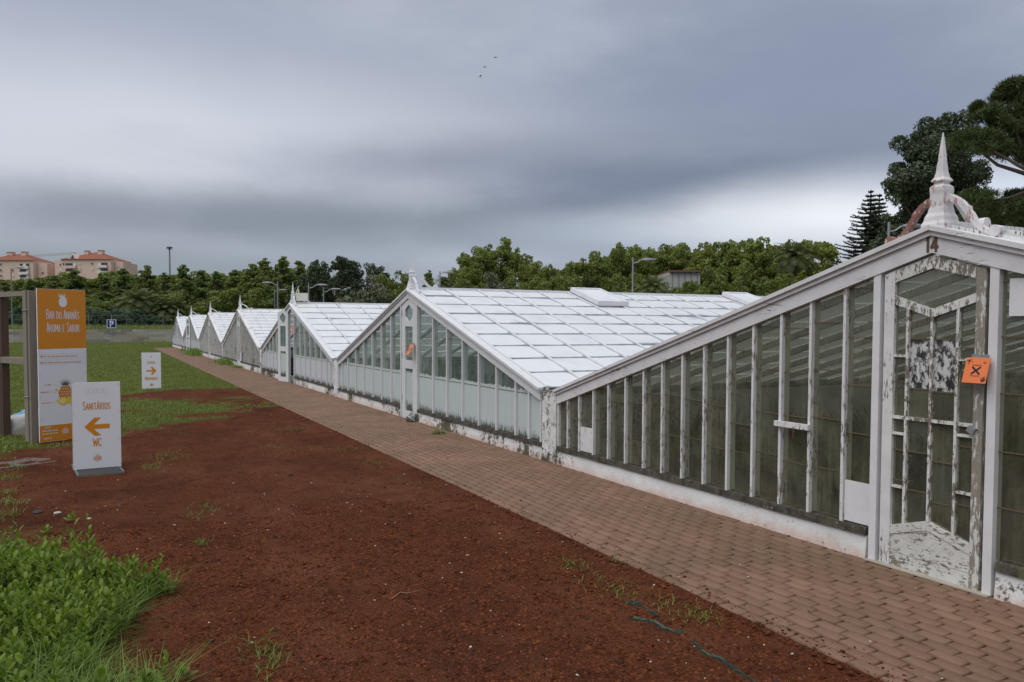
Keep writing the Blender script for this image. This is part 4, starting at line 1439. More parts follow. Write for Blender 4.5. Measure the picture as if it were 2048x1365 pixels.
for k, y in enumerate((1.175, 1.09)):
    poly_print(pr, pineapple_outline(W_ * 0.065, y, 0.022, 0.042, 8), A, r_, u_, nr_, 0.0015)
    squiggle(pr, A, r_, u_, nr_, W_ * 0.10, W_ * (0.80 if k == 0 else 0.88), y - 0.009, 0.02, 0.003, 11 + k)
text(pr, '47,7 KCAL', A, r_, u_, nr_, W_ * 0.18, 0.775, 0.018, 0.008, 0.0028)
squiggle(pr, A, r_, u_, nr_, W_ * 0.03, W_ * 0.23, 0.678, 0.018, 0.0028, 20)
squiggle(pr, A, r_, u_, nr_, W_ * 0.06, W_ * 0.23, 0.53, 0.018, 0.0028, 21)
for a, b in (((0.30, 0.79), (0.38, 0.765)), ((0.26, 0.69), (0.34, 0.66)), ((0.24, 0.54), (0.33, 0.535))):
    stroke_line(pr, [(W_ * a[0], a[1]), (W_ * b[0], b[1])], A, r_, u_, nr_, 0.003)
part('nutrition_print', pr, M['orange'], sg_root)
# fruit picture
pr = MB()
cx_, cy_ = W_ * 0.54, 0.665
poly_print(pr, pineapple_outline(cx_, cy_, 0.20, 0.27, 14), A, r_, u_, nr_, 0.0012, 0)
rr = random.Random(4)
for j in range(6):
    for i in range(5):
        x = cx_ + (i - 2 + 0.5 * (j % 2)) * 0.037
        y = cy_ - 0.10 + j * 0.037
        if ((x - cx_) / 0.09) ** 2 + ((y - cy_) / 0.105) ** 2 < 1:
            poly_print(pr, [(x - 0.012, y), (x, y - 0.013), (x + 0.012, y), (x, y + 0.013)], A, r_, u_, nr_, 0.0022, 1)
for k in range(11):
    a = math.radians(20 + 14 * k)
    L_ = 0.06 + 0.045 * math.sin(a)
    bx, by = cx_ + 0.02 * math.cos(a), cy_ + 0.10
    poly_print(pr, [(bx - 0.008, by), (bx + 0.008, by), (bx + L_ * math.cos(a), by + L_ * math.sin(a))], A, r_, u_, nr_, 0.0023 + 0.0001 * k, 2)
for q, lift in (([(-0.13, -0.10), (-0.06, -0.175), (0.02, -0.16), (0.05, -0.10), (-0.03, -0.06)], 0.0042), ([(0.0, -0.10), (0.06, -0.165), (0.13, -0.13), (0.13, -0.07), (0.05, -0.06)], 0.0038), ([(-0.15, 0.045), (-0.105, 0.02), (-0.10, 0.065)], 0.0034)):
    poly_print(pr, [(cx_ + x, cy_ + y) for x, y in q], A, r_, u_, nr_, lift, 3)
poly_print(pr, [(cx_ - 0.10, cy_ - 0.115), (cx_ - 0.04, cy_ - 0.155), (cx_ + 0.01, cy_ - 0.105), (cx_ - 0.03, cy_ - 0.08)], A, r_, u_, nr_, 0.005, 4)
part('fruit_picture', pr, [M['fruit'], M['fruit_pale'], M['crown_green'], M['yellow'], plain('cream_flesh_print', (0.80, 0.72, 0.28), 0.4, bump=0)], sg_root)
mb = MB()
for fx in (0.03, 0.97):
    for z in (1.24, 0.93, 0.62, 0.32):
        q = A + r_ * (W_ * fx) + u_ * z
        mb.prism([q + nr_ * 0.0005 + r_ * (0.006 * math.cos(a * math.pi / 3)) + u_ * (0.006 * math.sin(a * math.pi / 3)) for a in range(6)], nr_ * 0.003)
part('screws', mb, M['steel'], sg_root)

# timber frame beside and behind it
fr = empty('timber_frame', on_ground(40, 880), 'weathered timber post-and-rail frame carrying the bar sign', 'fence')
p1, p2 = on_ground(4, 873), on_ground(62, 884)
dv = (p2 - p1)
dv.z = 0
dv.normalize()
nv = Vector((dv.y, -dv.x, 0))
if nv.y > 0:
    nv = -nv


def post_box(c, a, b, z0, z1):
    q = [c - dv * a - nv * b, c + dv * a - nv * b, c + dv * a + nv * b, c - dv * a + nv * b]
    return MB().hexa([p + u_ * z0 for p in q] + [p + u_ * z1 for p in q])


part('post', post_box(p1, 0.045, 0.05, -0.02, 2.10), M['timber'], fr)
part('post', post_box(p1 + dv * 0.075 - nv * 0.03, 0.028, 0.05, -0.02, 2.07), M['timber_dark'], fr)
part('post', post_box(p2, 0.052, 0.05, -0.02, 2.075), M['timber'], fr)
part('post', post_box(p2 + dv * 0.082 - nv * 0.01, 0.028, 0.045, -0.02, 2.075), M['timber'], fr)
ln_ = (p2 - p1).length
for z0, z1 in ((2.0, 2.068), (1.065, 1.15)):
    q = [p1 + dv * 0.105 - nv * 0.045, p2 - dv * 0.054 - nv * 0.045, p2 - dv * 0.054 + nv * 0.04, p1 + dv * 0.105 + nv * 0.04]
    part('rail', MB().hexa([p + u_ * z0 for p in q] + [p + u_ * z1 for p in q]), M['timber'], fr)
for z in (1.80, 0.62):
    part('tie_wire', MB().tube([p2 + nv * 0.056 - dv * 0.05 + u_ * z, p2 + nv * 0.056 + dv * 0.10 + u_ * (z + 0.01)], 0.006, 5), M['steel'], fr)

# toilets sign on a grating
A, B = on_ground(147, 946), on_ground(243, 938)
A.z = B.z = 0.03
r_ = (B - A)
W_ = r_.length
r_.normalize()
nr_ = r_.cross(u_)
if nr_.y > 0:
    nr_ = -nr_
wc = empty('toilet_sign', (A + B) / 2 - nr_ * 0.03 - u_ * 0.03, 'white board with an orange arrow and the words Sanitários WC on a steel grating', 'sign')
ht = 0.945
part('panel', MB().prism([A, B, B + u_ * ht, A + u_ * ht], -nr_ * 0.006), M['sign_white'], wc)
part('panel', MB().prism([A - nr_ * 0.075, B - nr_ * 0.075, B - nr_ * 0.075 + u_ * ht, A - nr_ * 0.075 + u_ * ht], -nr_ * 0.006), M['sign_white'], wc)
mb = MB()
for P_ in (A + r_ * 0.012, B - r_ * 0.012):
    mb.prism([P_ - r_ * 0.012 - nr_ * 0.007, P_ + r_ * 0.012 - nr_ * 0.007, P_ + r_ * 0.012 - nr_ * 0.074, P_ - r_ * 0.012 - nr_ * 0.074], u_ * (ht + 0.004))
for z in (0.0, ht - 0.02):
    a_, b_ = A + r_ * 0.025 + u_ * z, B - r_ * 0.025 + u_ * z
    mb.prism([a_ - nr_ * 0.008, b_ - nr_ * 0.008, b_ - nr_ * 0.073, a_ - nr_ * 0.073], u_ * 0.02)
part('steel_frame', mb, M['steel'], wc)
pr = MB()
cx = W_ * 0.5
text(pr, 'Sanitários', A, r_, u_, nr_, cx, 0.65, 0.09, 0.0235, 0.0075)
part('lettering', pr, M['orange'], wc)
pr = MB()
text(pr, 'WC', A, r_, u_, nr_, cx, 0.245, 0.085, 0.030, 0.0095)
part('lettering', pr, M['orange'], wc)
pr = MB()
ar = [(-0.125, 0.46), (-0.025, 0.36), (0.04, 0.36), (-0.03, 0.435), (0.125, 0.435), (0.125, 0.485), (-0.03, 0.485), (0.04, 0.56), (-0.025, 0.56)]
poly_print(pr, [(cx + x, y) for x, y in ar], A, r_, u_, nr_)
part('arrow', pr, M['orange'], wc)
pr = MB()
emblem(pr, A, r_, u_, nr_, cx, 0.075, 0.09, 0.0028)
part('emblem', pr, M['orange'], wc)
pr = MB()
for k, x in enumerate((-0.09, -0.05, -0.01, 0.035, 0.085)):
    pl = [(x + 0.018 * math.cos(a * math.pi / 4) * (1 + 0.2 * (k % 2)), 0.855 + (0.032 if k < 2 or k == 4 else 0.022) * math.sin(a * math.pi / 4)) for a in range(9)]
    stroke_line(pr, [(cx + p[0], p[1]) for p in pl], A, r_, u_, nr_, 0.003, k)
part('outline_print', pr, M['pale_orange'], wc)
mb = MB()
for fx in (0.03, 0.97):
    for z in (0.03, 0.32, 0.62, 0.915):
        q = A + r_ * (W_ * fx) + u_ * z
        mb.prism([q + nr_ * 0.0005 + r_ * (0.004 * math.cos(a * math.pi / 3)) + u_ * (0.004 * math.sin(a * math.pi / 3)) for a in range(6)], nr_ * 0.003)
part('screws', mb, M['steel'], wc)
gb = MB()
c0 = (A + B) / 2 - nr_ * 0.04
hw, dp = W_ * 0.46, 0.40
for sx in (-1, 1):
    q = c0 + r_ * (hw * sx)
    gb.prism([q - nr_ * dp - r_ * 0.008, q + nr_ * dp - r_ * 0.008, q + nr_ * dp + r_ * 0.008, q - nr_ * dp + r_ * 0.008], u_ * -0.03)
for k in range(11):
    q = c0 + nr_ * (dp * (k / 5 - 1) * 0.985)
    gb.prism([q - r_ * (hw - 0.009) - nr_ * 0.005, q + r_ * (hw - 0.009) - nr_ * 0.005, q + r_ * (hw - 0.009) + nr_ * 0.005, q - r_ * (hw - 0.009) + nr_ * 0.005], u_ * -0.026)
part('base_grating', gb, plain('wet_grating', (0.20, 0.20, 0.19), 0.5, 0.5, 0.4), wc)

# greenhouse sign on the lawn
A, B = on_ground(284, 779), on_ground(322.5, 778)
r_ = (B - A)
W_ = r_.length
r_.normalize()
nr_ = r_.cross(u_)
if nr_.y > 0:
    nr_ = -nr_
es = empty('direction_sign', (A + B) / 2, 'white board on the lawn with an orange arrow reading Estufas Greenhouses', 'sign')
ht = 0.92
part('panel', MB().prism([A, B, B + u_ * ht, A + u_ * ht], -nr_ * 0.05), M['sign_white'], es)
pr = MB()
cx = W_ * 0.5
text(pr, 'Estufas', A, r_, u_, nr_, cx, 0.64, 0.075, 0.022, 0.009)
part('lettering', pr, M['orange'], es)
pr = MB()
text(pr, 'Greenhouses', A, r_, u_, nr_, cx, 0.235, 0.078, 0.023, 0.009, gap=0.25)
part('lettering', pr, M['orange'], es)
pr = MB()
poly_print(pr, [(cx - x, 0.46 + (y - 0.46)) for x, y in [(-0.125, 0.46), (-0.025, 0.36), (0.025, 0.36), (-0.035, 0.438), (0.115, 0.438), (0.115, 0.482), (-0.035, 0.482), (0.025, 0.56), (-0.025, 0.56)]], A, r_, u_, nr_)
part('arrow', pr, M['orange'], es)
pr = MB()
poly_print(pr, pineapple_outline(cx, 0.82, 0.028, 0.06, 8), A, r_, u_, nr_)
part('pineapple_emblem', pr, M['orange'], es)
pr = MB()
emblem(pr, A, r_, u_, nr_, cx, 0.075, 0.08, 0.004)
part('emblem', pr, M['orange'], es)

# woven sack behind the frame
def lump(name, pts_r, mat_list, label, cat, seed, band=None):
    rr_ = random.Random(seed)
    mb = MB()
    n_ = 18
    base = 0
    ring = []
    for j, (c, ra, rb) in enumerate(pts_r):
        row_ = []
        for k in range(n_):
            a = 2 * math.pi * k / n_
            f = 1 + 0.16 * math.sin(5 * a + 1.7 * j) + rr_.uniform(-0.15, 0.15)
            row_.append(len(mb.v))
            mb.v.append((c[0] + 0.0, c[1] + ra * f * math.cos(a), c[2] + rb * f * math.sin(a)))
        ring.append(row_)
    for j in range(len(ring) - 1):
        for k in range(n_):
            q = (k + 1) % n_
            mb.f.append((ring[j][k], ring[j][q], ring[j + 1][q], ring[j + 1][k]))
            mb.m.append(1 if band and band(j, k) else 0)
    mb.f += [tuple(ring[0][::-1]), tuple(ring[-1])]
    mb.m += [0, 0]
    return mb


c = on_ground(42, 872)
lay = [((-0.29, 0, 0.22), 0.02, 0.02), ((-0.27, 0, 0.21), 0.075, 0.075), ((-0.24, 0, 0.19), 0.05, 0.05), ((-0.2, 0, 0.15), 0.10, 0.10), ((-0.1, 0, 0.14), 0.15, 0.13), ((0.02, 0, 0.17), 0.16, 0.17), ((0.14, 0, 0.20), 0.15, 0.19), ((0.24, 0, 0.2), 0.12, 0.16), ((0.3, 0, 0.2), 0.05, 0.07)]
lay = [((c.x + a[0], c.y + 0.18 + a[1], a[2]), ra, rb) for a, ra, rb in lay]
mb = lump('sack', lay, None, '', '', 4, lambda j, k: k in (3, 4) and j >= 3)
whole('sack', mb, [M['sack'], M['sack_blue']], 'tied white woven sack with blue stripes lying behind the timber frame', 'sack', smooth=True, base=(c.x, c.y + 0.18, 0))
mb = MB().box(c.x - 0.42, c.x + 0.30, c.y + 0.02, c.y + 0.20, -0.03, 0.09)
whole('kerb_block', mb, M['concrete'], 'mossy low concrete block under the woven sack', 'block', base=(c.x, c.y + 0.1, 0))
# muddy slab in front of the frame
mb = MB()
pg = [(-2.0, 10.5), (-1.05, 10.5), (-0.8, 10.62), (-0.52, 10.78), (-0.6, 11.05), (-0.85, 11.25), (-1.2, 11.5), (-2.0, 11.6)]
mb.prism([(x, y, -0.03) for x, y in pg], (0, 0, 0.042))
o = link('pavement', mb.mesh('pavement', plain('muddy_slab', (0.11, 0.085, 0.075), 0.8, var=0.6, scale=7, bump=0.5, stretch=(1, 3, 1))))
tag(o, 'muddy grey slab beside the timber frame', None, None, 'structure')

# ------------------------------------------------------------------ vegetation on the ground
def blades(n_, xy, h_lo, h_hi, wd, lean=0.5, seed=1, zf=None):
    """numpy grass: every blade two quads"""
    g = np.random.default_rng(seed)
    x, y = xy[:, 0], xy[:, 1]
    a = g.uniform(0, 2 * np.pi, n_)
    h = g.uniform(h_lo, h_hi, n_) * (0.6 + 0.8 * g.random(n_))
    ln = h * g.uniform(0.1, lean, n_) * 1.6
    ox, oy = np.cos(a), np.sin(a)
    sx, sy = -oy * wd / 2, ox * wd / 2
    z = zf if zf is not None else np.zeros(n_)
    v = np.zeros((n_, 6, 3))
    for k, (t, ww) in enumerate(((0.0, 1.0), (0.55, 0.8), (1.0, 0.12))):
        cx_, cy_ = x + ox * ln * t * t, y + oy * ln * t * t
        zz = z + h * t * (1 - 0.25 * t)
        v[:, 2 * k] = np.stack([cx_ - sx * ww, cy_ - sy * ww, zz], -1)
        v[:, 2 * k + 1] = np.stack([cx_ + sx * ww, cy_ + sy * ww, zz], -1)
    q = np.array([[0, 1, 3, 2], [2, 3, 5, 4]])
    f = (q[None] + (np.arange(n_) * 6)[:, None, None]).reshape(-1, 4)
    return v.reshape(-1, 3), f


M['grass'] = leafy('grass_blades', (0.070, 0.100, 0.018), (0.20, 0.24, 0.055), 0.3, scale=1.2)
M['grass_fresh'] = leafy('fresh_grass_blades', (0.07, 0.135, 0.02), (0.20, 0.305, 0.07), 0.35, scale=3)
M['weed'] = leafy('weed_leaves', (0.060, 0.118, 0.013), (0.205, 0.285, 0.036), 0.35, scale=4, spec=0.3)
M['clod'], n = material('red_soil_clods')
isl_ = n.n('ShaderNodeNewGeometry').outputs['Random Per Island']
n.out(n.bsdf(n.mix(isl_, (0.042, 0.0145, 0.0078), (0.160, 0.054, 0.0265)), 0.97, 0.0))
M['scree'] = plain('dark_clinker', (0.026, 0.016, 0.013), 0.9, var=0.5, scale=30, bump=0.5)


def scatter_xy(n_, x0, x1, y0, y1, power=1.0, seed=1):
    g = np.random.default_rng(seed)
    t = g.random(n_) ** power
    return np.stack([g.uniform(x0, x1, n_), y0 + (y1 - y0) * t], -1)




def vsoil(x, y):
    return ((vnoise(x, y, 1.3, 5) - 0.5) * 0.05 + (vnoise(x, y, 4.5, 6) - 0.5) * 0.028 + (vnoise(x, y, 11, 7) - 0.5) * 0.014) * np.clip((30 - y) / 10, 0, 1) * ((x < 3.05) & (x > -4) & (y > 1)) + 0.013 * np.clip((x - 2.8) / 0.24, 0, 1)


lists = []
c1 = scatter_xy(90000, -3.2, 3.06, 11.0, 30, 1.2, 3)
mk = grass_mask(c1[:, 0], c1[:, 1])
c1 = c1[(mk > 0.40 + 0.45 * RNG.random(len(mk)))]
v1, f1 = blades(len(c1), c1, 0.022, 0.055, 0.011, 0.9, 5)
lists.append((v1, f1))
c2 = scatter_xy(42000, -14, 3.05, 28, 84, 1.3, 4)
v2, f2 = blades(len(c2), c2, 0.03, 0.075, 0.022, 0.9, 6)
lists.append((v2, f2))
c4 = scatter_xy(9000, 3.0, 12, 68.5, 84, 1.0, 14)
v2, f2 = blades(len(c4), c4, 0.05, 0.16, 0.03, 0.9, 16)
lists.append((v2, f2))
off = 0
av, af = [], []
for v_, f_ in lists:
    av.append(v_)
    af.append(f_ + off)
    off += len(v_)
o = link('lawn_grass', quick_mesh('lawn_grass', np.concatenate(av), np.concatenate(af), M['grass']))
tag(o, 'short green lawn grass behind the red soil', 'grass', None, 'stuff')

# sparse tufts on the red soil
tl = []
tuft_px = [(530, 1305, 110, .11, .05), (540, 1338, 45, .07, .045), (490, 1300, 16, .06, .04), (1230, 1180, 110, .16, .04), (1350, 1220, 130, .15, .03), (1405, 1232, 90, .07, .035), (1240, 1127, 50, .06, .04),
           (1140, 1128, 70, .14, .03), (1145, 1137, 40, .08, .03), (400, 1085, 60, .06, .05), (415, 1012, 60, .12, .04), (390, 1028, 60, .12, .03), (690, 900, 120, .3, .03), (745, 925, 90, .2, .03), (570, 897, 150, .35, .03),
           (585, 860, 120, .3, .03), (340, 912, 160, .25, .04), (305, 935, 120, .15, .05), (200, 878, 60, .2, .04), (1735, 1345, 20, .02, .05), (895, 878, 50, .12, .03), (820, 965, 30, .15, .03),
           (30, 938, 90, .14, .06), (15, 958, 90, .14, .07), (12, 990, 80, .12, .06), (20, 1015, 90, .12, .07), (10, 1040, 90, .12, .08), (250, 828, 200, .3, .04), (320, 820, 200, .4, .04), (420, 822, 160, .4, .03)]
for k, (px, py, cnt, rad, h_) in enumerate(tuft_px):
    q = on_ground(px, py)
    g = np.random.default_rng(100 + k)
    xy = np.stack([q.x + g.normal(0, rad * 0.5, cnt), q.y + g.normal(0, rad * 0.9, cnt)], -1)
    xy = xy[xy[:, 0] < 3.09]
    v_, f_ = blades(len(xy), xy, h_ * 0.4, h_, 0.0055, 1.2, 200 + k, vsoil(xy[:, 0], xy[:, 1]))
    tl.append((v_, f_))
off, av, af = 0, [], []
for v_, f_ in tl:
    av.append(v_)
    af.append(f_ + off)
    off += len(v_)
o = link('weeds', quick_mesh('weeds', np.concatenate(av), np.concatenate(af), M['grass']))
tag(o, 'sparse thin grass tufts scattered over the red soil', 'grass', None, 'stuff')


# lush corner: leafy weeds and long grass
def near_patch(x, y):
    return 1.0 - np.hypot((x + 0.78) / 1.0, (y - 4.4) / 2.25) + (vnoise(x, y, 1.7, 2) - 0.5) * 0.55 + (vnoise(x, y, 6.0, 4) - 0.5) * 0.35


c3 = scatter_xy(46000, -2.2, 0.55, 2.2, 7.6, 1.0, 8)
npv = near_patch(c3[:, 0], c3[:, 1])
c3, npv = c3[npv > 0.02], npv[npv > 0.02]
lush = (c3[:, 0] * 1.1 - (c3[:, 1] - 4.9) * 0.62) > 0.05
keep = lush | (np.random.default_rng(3).random(len(c3)) < 0.16)
c3k, npk = c3[keep], npv[keep]
v3, f3 = blades(len(c3k), c3k, 0.09, 0.20, 0.0048, 1.1, 9, vsoil(c3k[:, 0], c3k[:, 1]))
o = link('tall_grass', quick_mesh('tall_grass', v3, f3, M['grass_fresh']))
tag(o, 'lush long grass blades in the corner beside the leafy weeds', 'grass', None, 'stuff')


def weed_leaves(n_stems, seed):
    g = np.random.default_rng(seed)
    V, Q = [], []
    cnt = 0
    got = 0
    while got < n_stems:
        x, y = g.uniform(-2.2, 0.42), g.uniform(2.6, 7.6)
        m_ = float(near_patch(x, y))
        if m_ < (0.05 if g.random() > 0.06 else -0.25) or ((x * 1.1 - (y - 4.9) * 0.62) > 0.2 and g.random() < 0.7):
            continue
        got += 1
        h = g.uniform(0.10, 0.27) * min(1, 0.45 + m_ * 1.3) * (0.45 + 1.15 * float(vnoise(x, y, 3.2, 21)))
        if g.random() < 0.05:
            h *= 1.5
        lx, ly = g.normal(0, 0.05), g.normal(0, 0.05)
        z0 = soil_z(x, y)
        nl = int(g.integers(9, 16))
        for k in range(nl):
            t = 0.25 + 0.75 * (k / nl)
            a = k * 2.4 + g.uniform(-0.3, 0.3)
            el = 0.15 + 0.95 * t + g.uniform(-0.2, 0.2)
            L_ = g.uniform(0.035, 0.062) * (1.25 - 0.5 * t)
            c_ = np.array([x + lx * t, y + ly * t, z0 + h * t])
            d = np.array([math.cos(a) * math.cos(el), math.sin(a) * math.cos(el), math.sin(el)])
            s = np.array([-math.sin(a), math.cos(a), 0])
            n_ = np.cross(d, s)
            wd = L_ * 0.26
            p = [c_ - s * wd * 0.3, c_ + s * wd * 0.3, c_ + d * L_ * 0.6 + s * wd + n_ * L_ * 0.07, c_ + d * L_ * 0.6 - s * wd + n_ * L_ * 0.07,
                 c_ + d * L_ + s * wd * 0.55, c_ + d * L_ - s * wd * 0.55]
            V += p
            Q += [(cnt, cnt + 1, cnt + 2, cnt + 3), (cnt + 3, cnt + 2, cnt + 4, cnt + 5)]
            cnt += 6
    return np.array(V), np.array(Q)


wv, wf = weed_leaves(1500, 12)
o = link('leafy_weeds', quick_mesh('leafy_weeds', wv, wf, M['weed']))
tag(o, 'dense bright green leafy weeds in the corner of the red soil', 'weeds', None, 'stuff')


# clods and grit on the soil
def rocks(n_, xy, r_lo, r_hi, seed, power=2.5, zf=None, flat=0.7):
    g = np.random.default_rng(seed)
    base = np.array([(1, 0, 0), (-1, 0, 0), (0, 1, 0), (0, -1, 0), (0, 0, 1), (0, 0, -1), ], float)
    up_ = np.array([(.6, .6, .55), (-.6, .6, .55), (-.6, -.6, .55), (.6, -.6, .55)], float)
    P_ = np.concatenate([base[:4], up_, base[4:5]])
    tri = np.array([(0, 2, 4), (2, 1, 5), (1, 3, 6), (3, 0, 7), (0, 4, 7), (2, 5, 4), (1, 6, 5), (3, 7, 6), (8, 7, 4), (8, 4, 5), (8, 5, 6), (8, 6, 7)])
    r = r_lo + (r_hi - r_lo) * g.random(n_) ** power
    v = P_[None] * g.uniform(0.65, 1.25, (n_, 9, 1)) * r[:, None, None]
    v = v * np.stack([g.uniform(0.7, 1.3, n_), g.uniform(0.7, 1.3, n_), g.uniform(0.5, 1.0, n_) * flat], -1)[:, None]
    a = g.uniform(0, 6.28, n_)
    ca, sa = np.cos(a)[:, None], np.sin(a)[:, None]
    vx, vy = v[..., 0] * ca - v[..., 1] * sa, v[..., 0] * sa + v[..., 1] * ca
    z = (zf if zf is not None else 0) - r * 0.12
    out_ = np.stack([vx + xy[:, 0:1], vy + xy[:, 1:2], v[..., 2] + np.reshape(z, (-1, 1))], -1)
    return out_.reshape(-1, 3), (tri[None] + (np.arange(n_) * 9)[:, None, None]).reshape(-1, 3)


def soil_only(c):
    return c[grass_mask(c[:, 0], c[:, 1]) < 0.55]


cc = soil_only(np.concatenate([scatter_xy(80000, -0.6, 3.09, 1.9, 7, 1.2, 31), scatter_xy(22000, -2, 3.09, 5, 17, 1.0, 32)]))
rv, rf_ = rocks(len(cc), cc, 0.003, 0.017, 33, 4.5, vsoil(cc[:, 0], cc[:, 1]))
o = link('soil_clods', quick_mesh('soil_clods', rv, rf_, M['clod']))
tag(o, 'loose red-brown clods covering the bare soil', 'soil', None, 'stuff')
cc = soil_only(np.concatenate([scatter_xy(260, -0.6, 3.05, 2, 8, 1.2, 41), scatter_xy(260, -1, 3.09, 6, 22, 1.0, 42)]))
rv, rf_ = rocks(len(cc), cc, 0.004, 0.011, 43, 2.5, vsoil(cc[:, 0], cc[:, 1]))
o = link('pebbles', quick_mesh('pebbles', rv, rf_, plain('white_grit', (0.50, 0.47, 0.43), 0.85, var=0.4, scale=80)))
tag(o, 'tiny whitish pebbles sprinkled on the red soil', 'pebbles', None, 'stuff')
cc = soil_only(scatter_xy(240, -0.5, 3.05, 2, 9, 1.0, 44))
rv, rf_ = rocks(len(cc), cc, 0.008, 0.028, 45, 3, vsoil(cc[:, 0], cc[:, 1]))
o = link('clinker', quick_mesh('clinker', rv, rf_, M['scree']))
tag(o, 'dark volcanic lumps among the red soil', 'soil', None, 'stuff')
g = np.random.default_rng(51)
cc = np.stack([PATH_X0 + np.abs(g.normal(0, 0.09, 1500)) - 0.03, 1.9 + 20 * g.random(1500) ** 1.6], -1)
cc = np.concatenate([cc, np.stack([g.uniform(PATH_X0, PATH_X1, 160), 2 + 10 * g.random(160)], -1), np.stack([PATH_X1 - np.abs(g.normal(0, 0.04, 300)), 2 + 18 * g.random(300)], -1)])
rv, rf_ = rocks(len(cc), cc, 0.003, 0.012, 52, 3, np.full(len(cc), 0.0235))
o = link('dirt', quick_mesh('dirt', rv, rf_, M['clod']))
tag(o, 'crumbs of red soil spilled over the edge of the brick path', 'soil', None, 'stuff')
g = np.random.default_rng(53)
cc = np.stack([g.uniform(PATH_X0 + 0.1, PATH_X1, 90), 2 + 20 * g.random(90)], -1)
rv, rf_ = rocks(len(cc), cc, 0.003, 0.009, 54, 2, np.full(len(cc), 0.0245), 0.4)
o = link('flakes', quick_mesh('flakes', rv, rf_, plain('paint_flakes', (0.6, 0.58, 0.52), 0.7)))
tag(o, 'pale paint flakes and bits lying on the brick path', 'flakes', None, 'stuff')


def one_stone(px, py, r, mat_, label, seed):
    q = on_ground(px, py)
    bm_v, bm_f = [], []
    rr_ = random.Random(seed)
    mb = MB()
    n_ = 9
    prof = [(0.75, 0.0), (1.0, 0.25), (0.9, 0.5), (0.55, 0.72), (0.15, 0.8)]
    rows_ = []
    for rp, zp in prof:
        row_ = []
        for k in range(n_):
            a = 2 * math.pi * k / n_
            f = rp * rr_.uniform(0.82, 1.15) * r
            row_.append(len(mb.v))
            mb.v.append((q.x + f * math.cos(a) * 1.25, q.y + f * math.sin(a), soil_z(q.x, q.y) - 0.004 + zp * r * rr_.uniform(0.85, 1.1)))
        rows_.append(row_)
    for j in range(len(rows_) - 1):
        for k in range(n_):
            w2 = (k + 1) % n_
            mb.f.append((rows_[j][k], rows_[j][w2], rows_[j + 1][w2], rows_[j + 1][k]))
            mb.m.append(0)
    mb.f.append(tuple(rows_[-1]))
    mb.m.append(0)
    whole('stone', mb, mat_, label, 'stone', base=(q.x, q.y, 0))


one_stone(1583, 1304, 0.020, M['stone'], 'pale stone on the soil close to the brick path', 1)
one_stone(1570, 1306, 0.016, M['stone_dark'], 'dark stone touching the pale stone near the path', 2)
one_stone(115, 1031, 0.026, M['stone'], 'whitish stone on the soil above the leafy weeds', 3)
one_stone(75, 1033, 0.032, M['stone_dark'], 'flat dark stone beside the whitish stone', 4)
one_stone(178, 1040, 0.018, M['stone'], 'small flat stone lying alone before the toilet sign', 5)

# torn plastic strips
def strip(pixels, wd, label, seed):
    rr_ = random.Random(seed)
    pts = [on_ground(*p) for p in pixels]
    fine_ = []
    for a, b in zip(pts[:-1], pts[1:]):
        for k in range(6):
            fine_.append(a.lerp(b, k / 6))
    fine_.append(pts[-1])
    mb = MB()
    L = []
    for i, p in enumerate(fine_):
        t = (fine_[min(i + 1, len(fine_) - 1)] - fine_[max(i - 1, 0)]).normalized()
        s = Vector((-t.y, t.x, 0))
        wv_ = wd * rr_.uniform(0.35, 1.2) * (0.4 + 0.6 * math.sin(math.pi * min(1, (i + 1) / len(fine_))))
        z = soil_z(p.x, p.y)
        L.append((p - s * wv_ + Vector((0, 0, z + rr_.uniform(0.004, 0.016))), p + Vector((0, 0, z + rr_.uniform(0.008, 0.028))), p + s * wv_ + Vector((0, 0, z + rr_.uniform(0.004, 0.016)))))
    for a, b in zip(L[:-1], L[1:]):
        mb.face([a[0], a[1], b[1], b[0]])
        mb.face([a[1], a[2], b[2], b[1]])
        mb.face([a[0] - Vector((0, 0, .02)), a[0], b[0], b[0] - Vector((0, 0, .02))])
        mb.face([a[2], a[2] - Vector((0, 0, .02)), b[2] - Vector((0, 0, .02)), b[2]])
    whole('plastic_strip', mb, M['strip'], label, 'plastic strip', base=fine_[0])


strip([(1253, 1207), (1285, 1216), (1316, 1234)], 0.006, 'thin torn green plastic strip among the grass tufts on the soil', 1)
strip([(1263, 1237), (1300, 1242), (1330, 1254), (1368, 1260)], 0.009, 'broad crumpled green plastic strip lying across the soil', 2)
strip([(1383, 1272), (1400, 1296), (1440, 1316), (1462, 1334), (1512, 1362)], 0.007, 'long twisted green plastic strip trailing along the soil toward the path', 3)
mb = MB()
tw = [on_ground(*p) for p in ((783, 1203), (800, 1194), (815, 1195), (842, 1189))]
mb.tube([p + Vector((0, 0, soil_z(p.x, p.y) + 0.010)) for p in tw], [0.004, 0.0035, 0.003, 0.0015], 5)
whole('twig', mb, M['twig'], 'thin dry curved twig lying on the bare red soil', 'twig', base=tw[0])


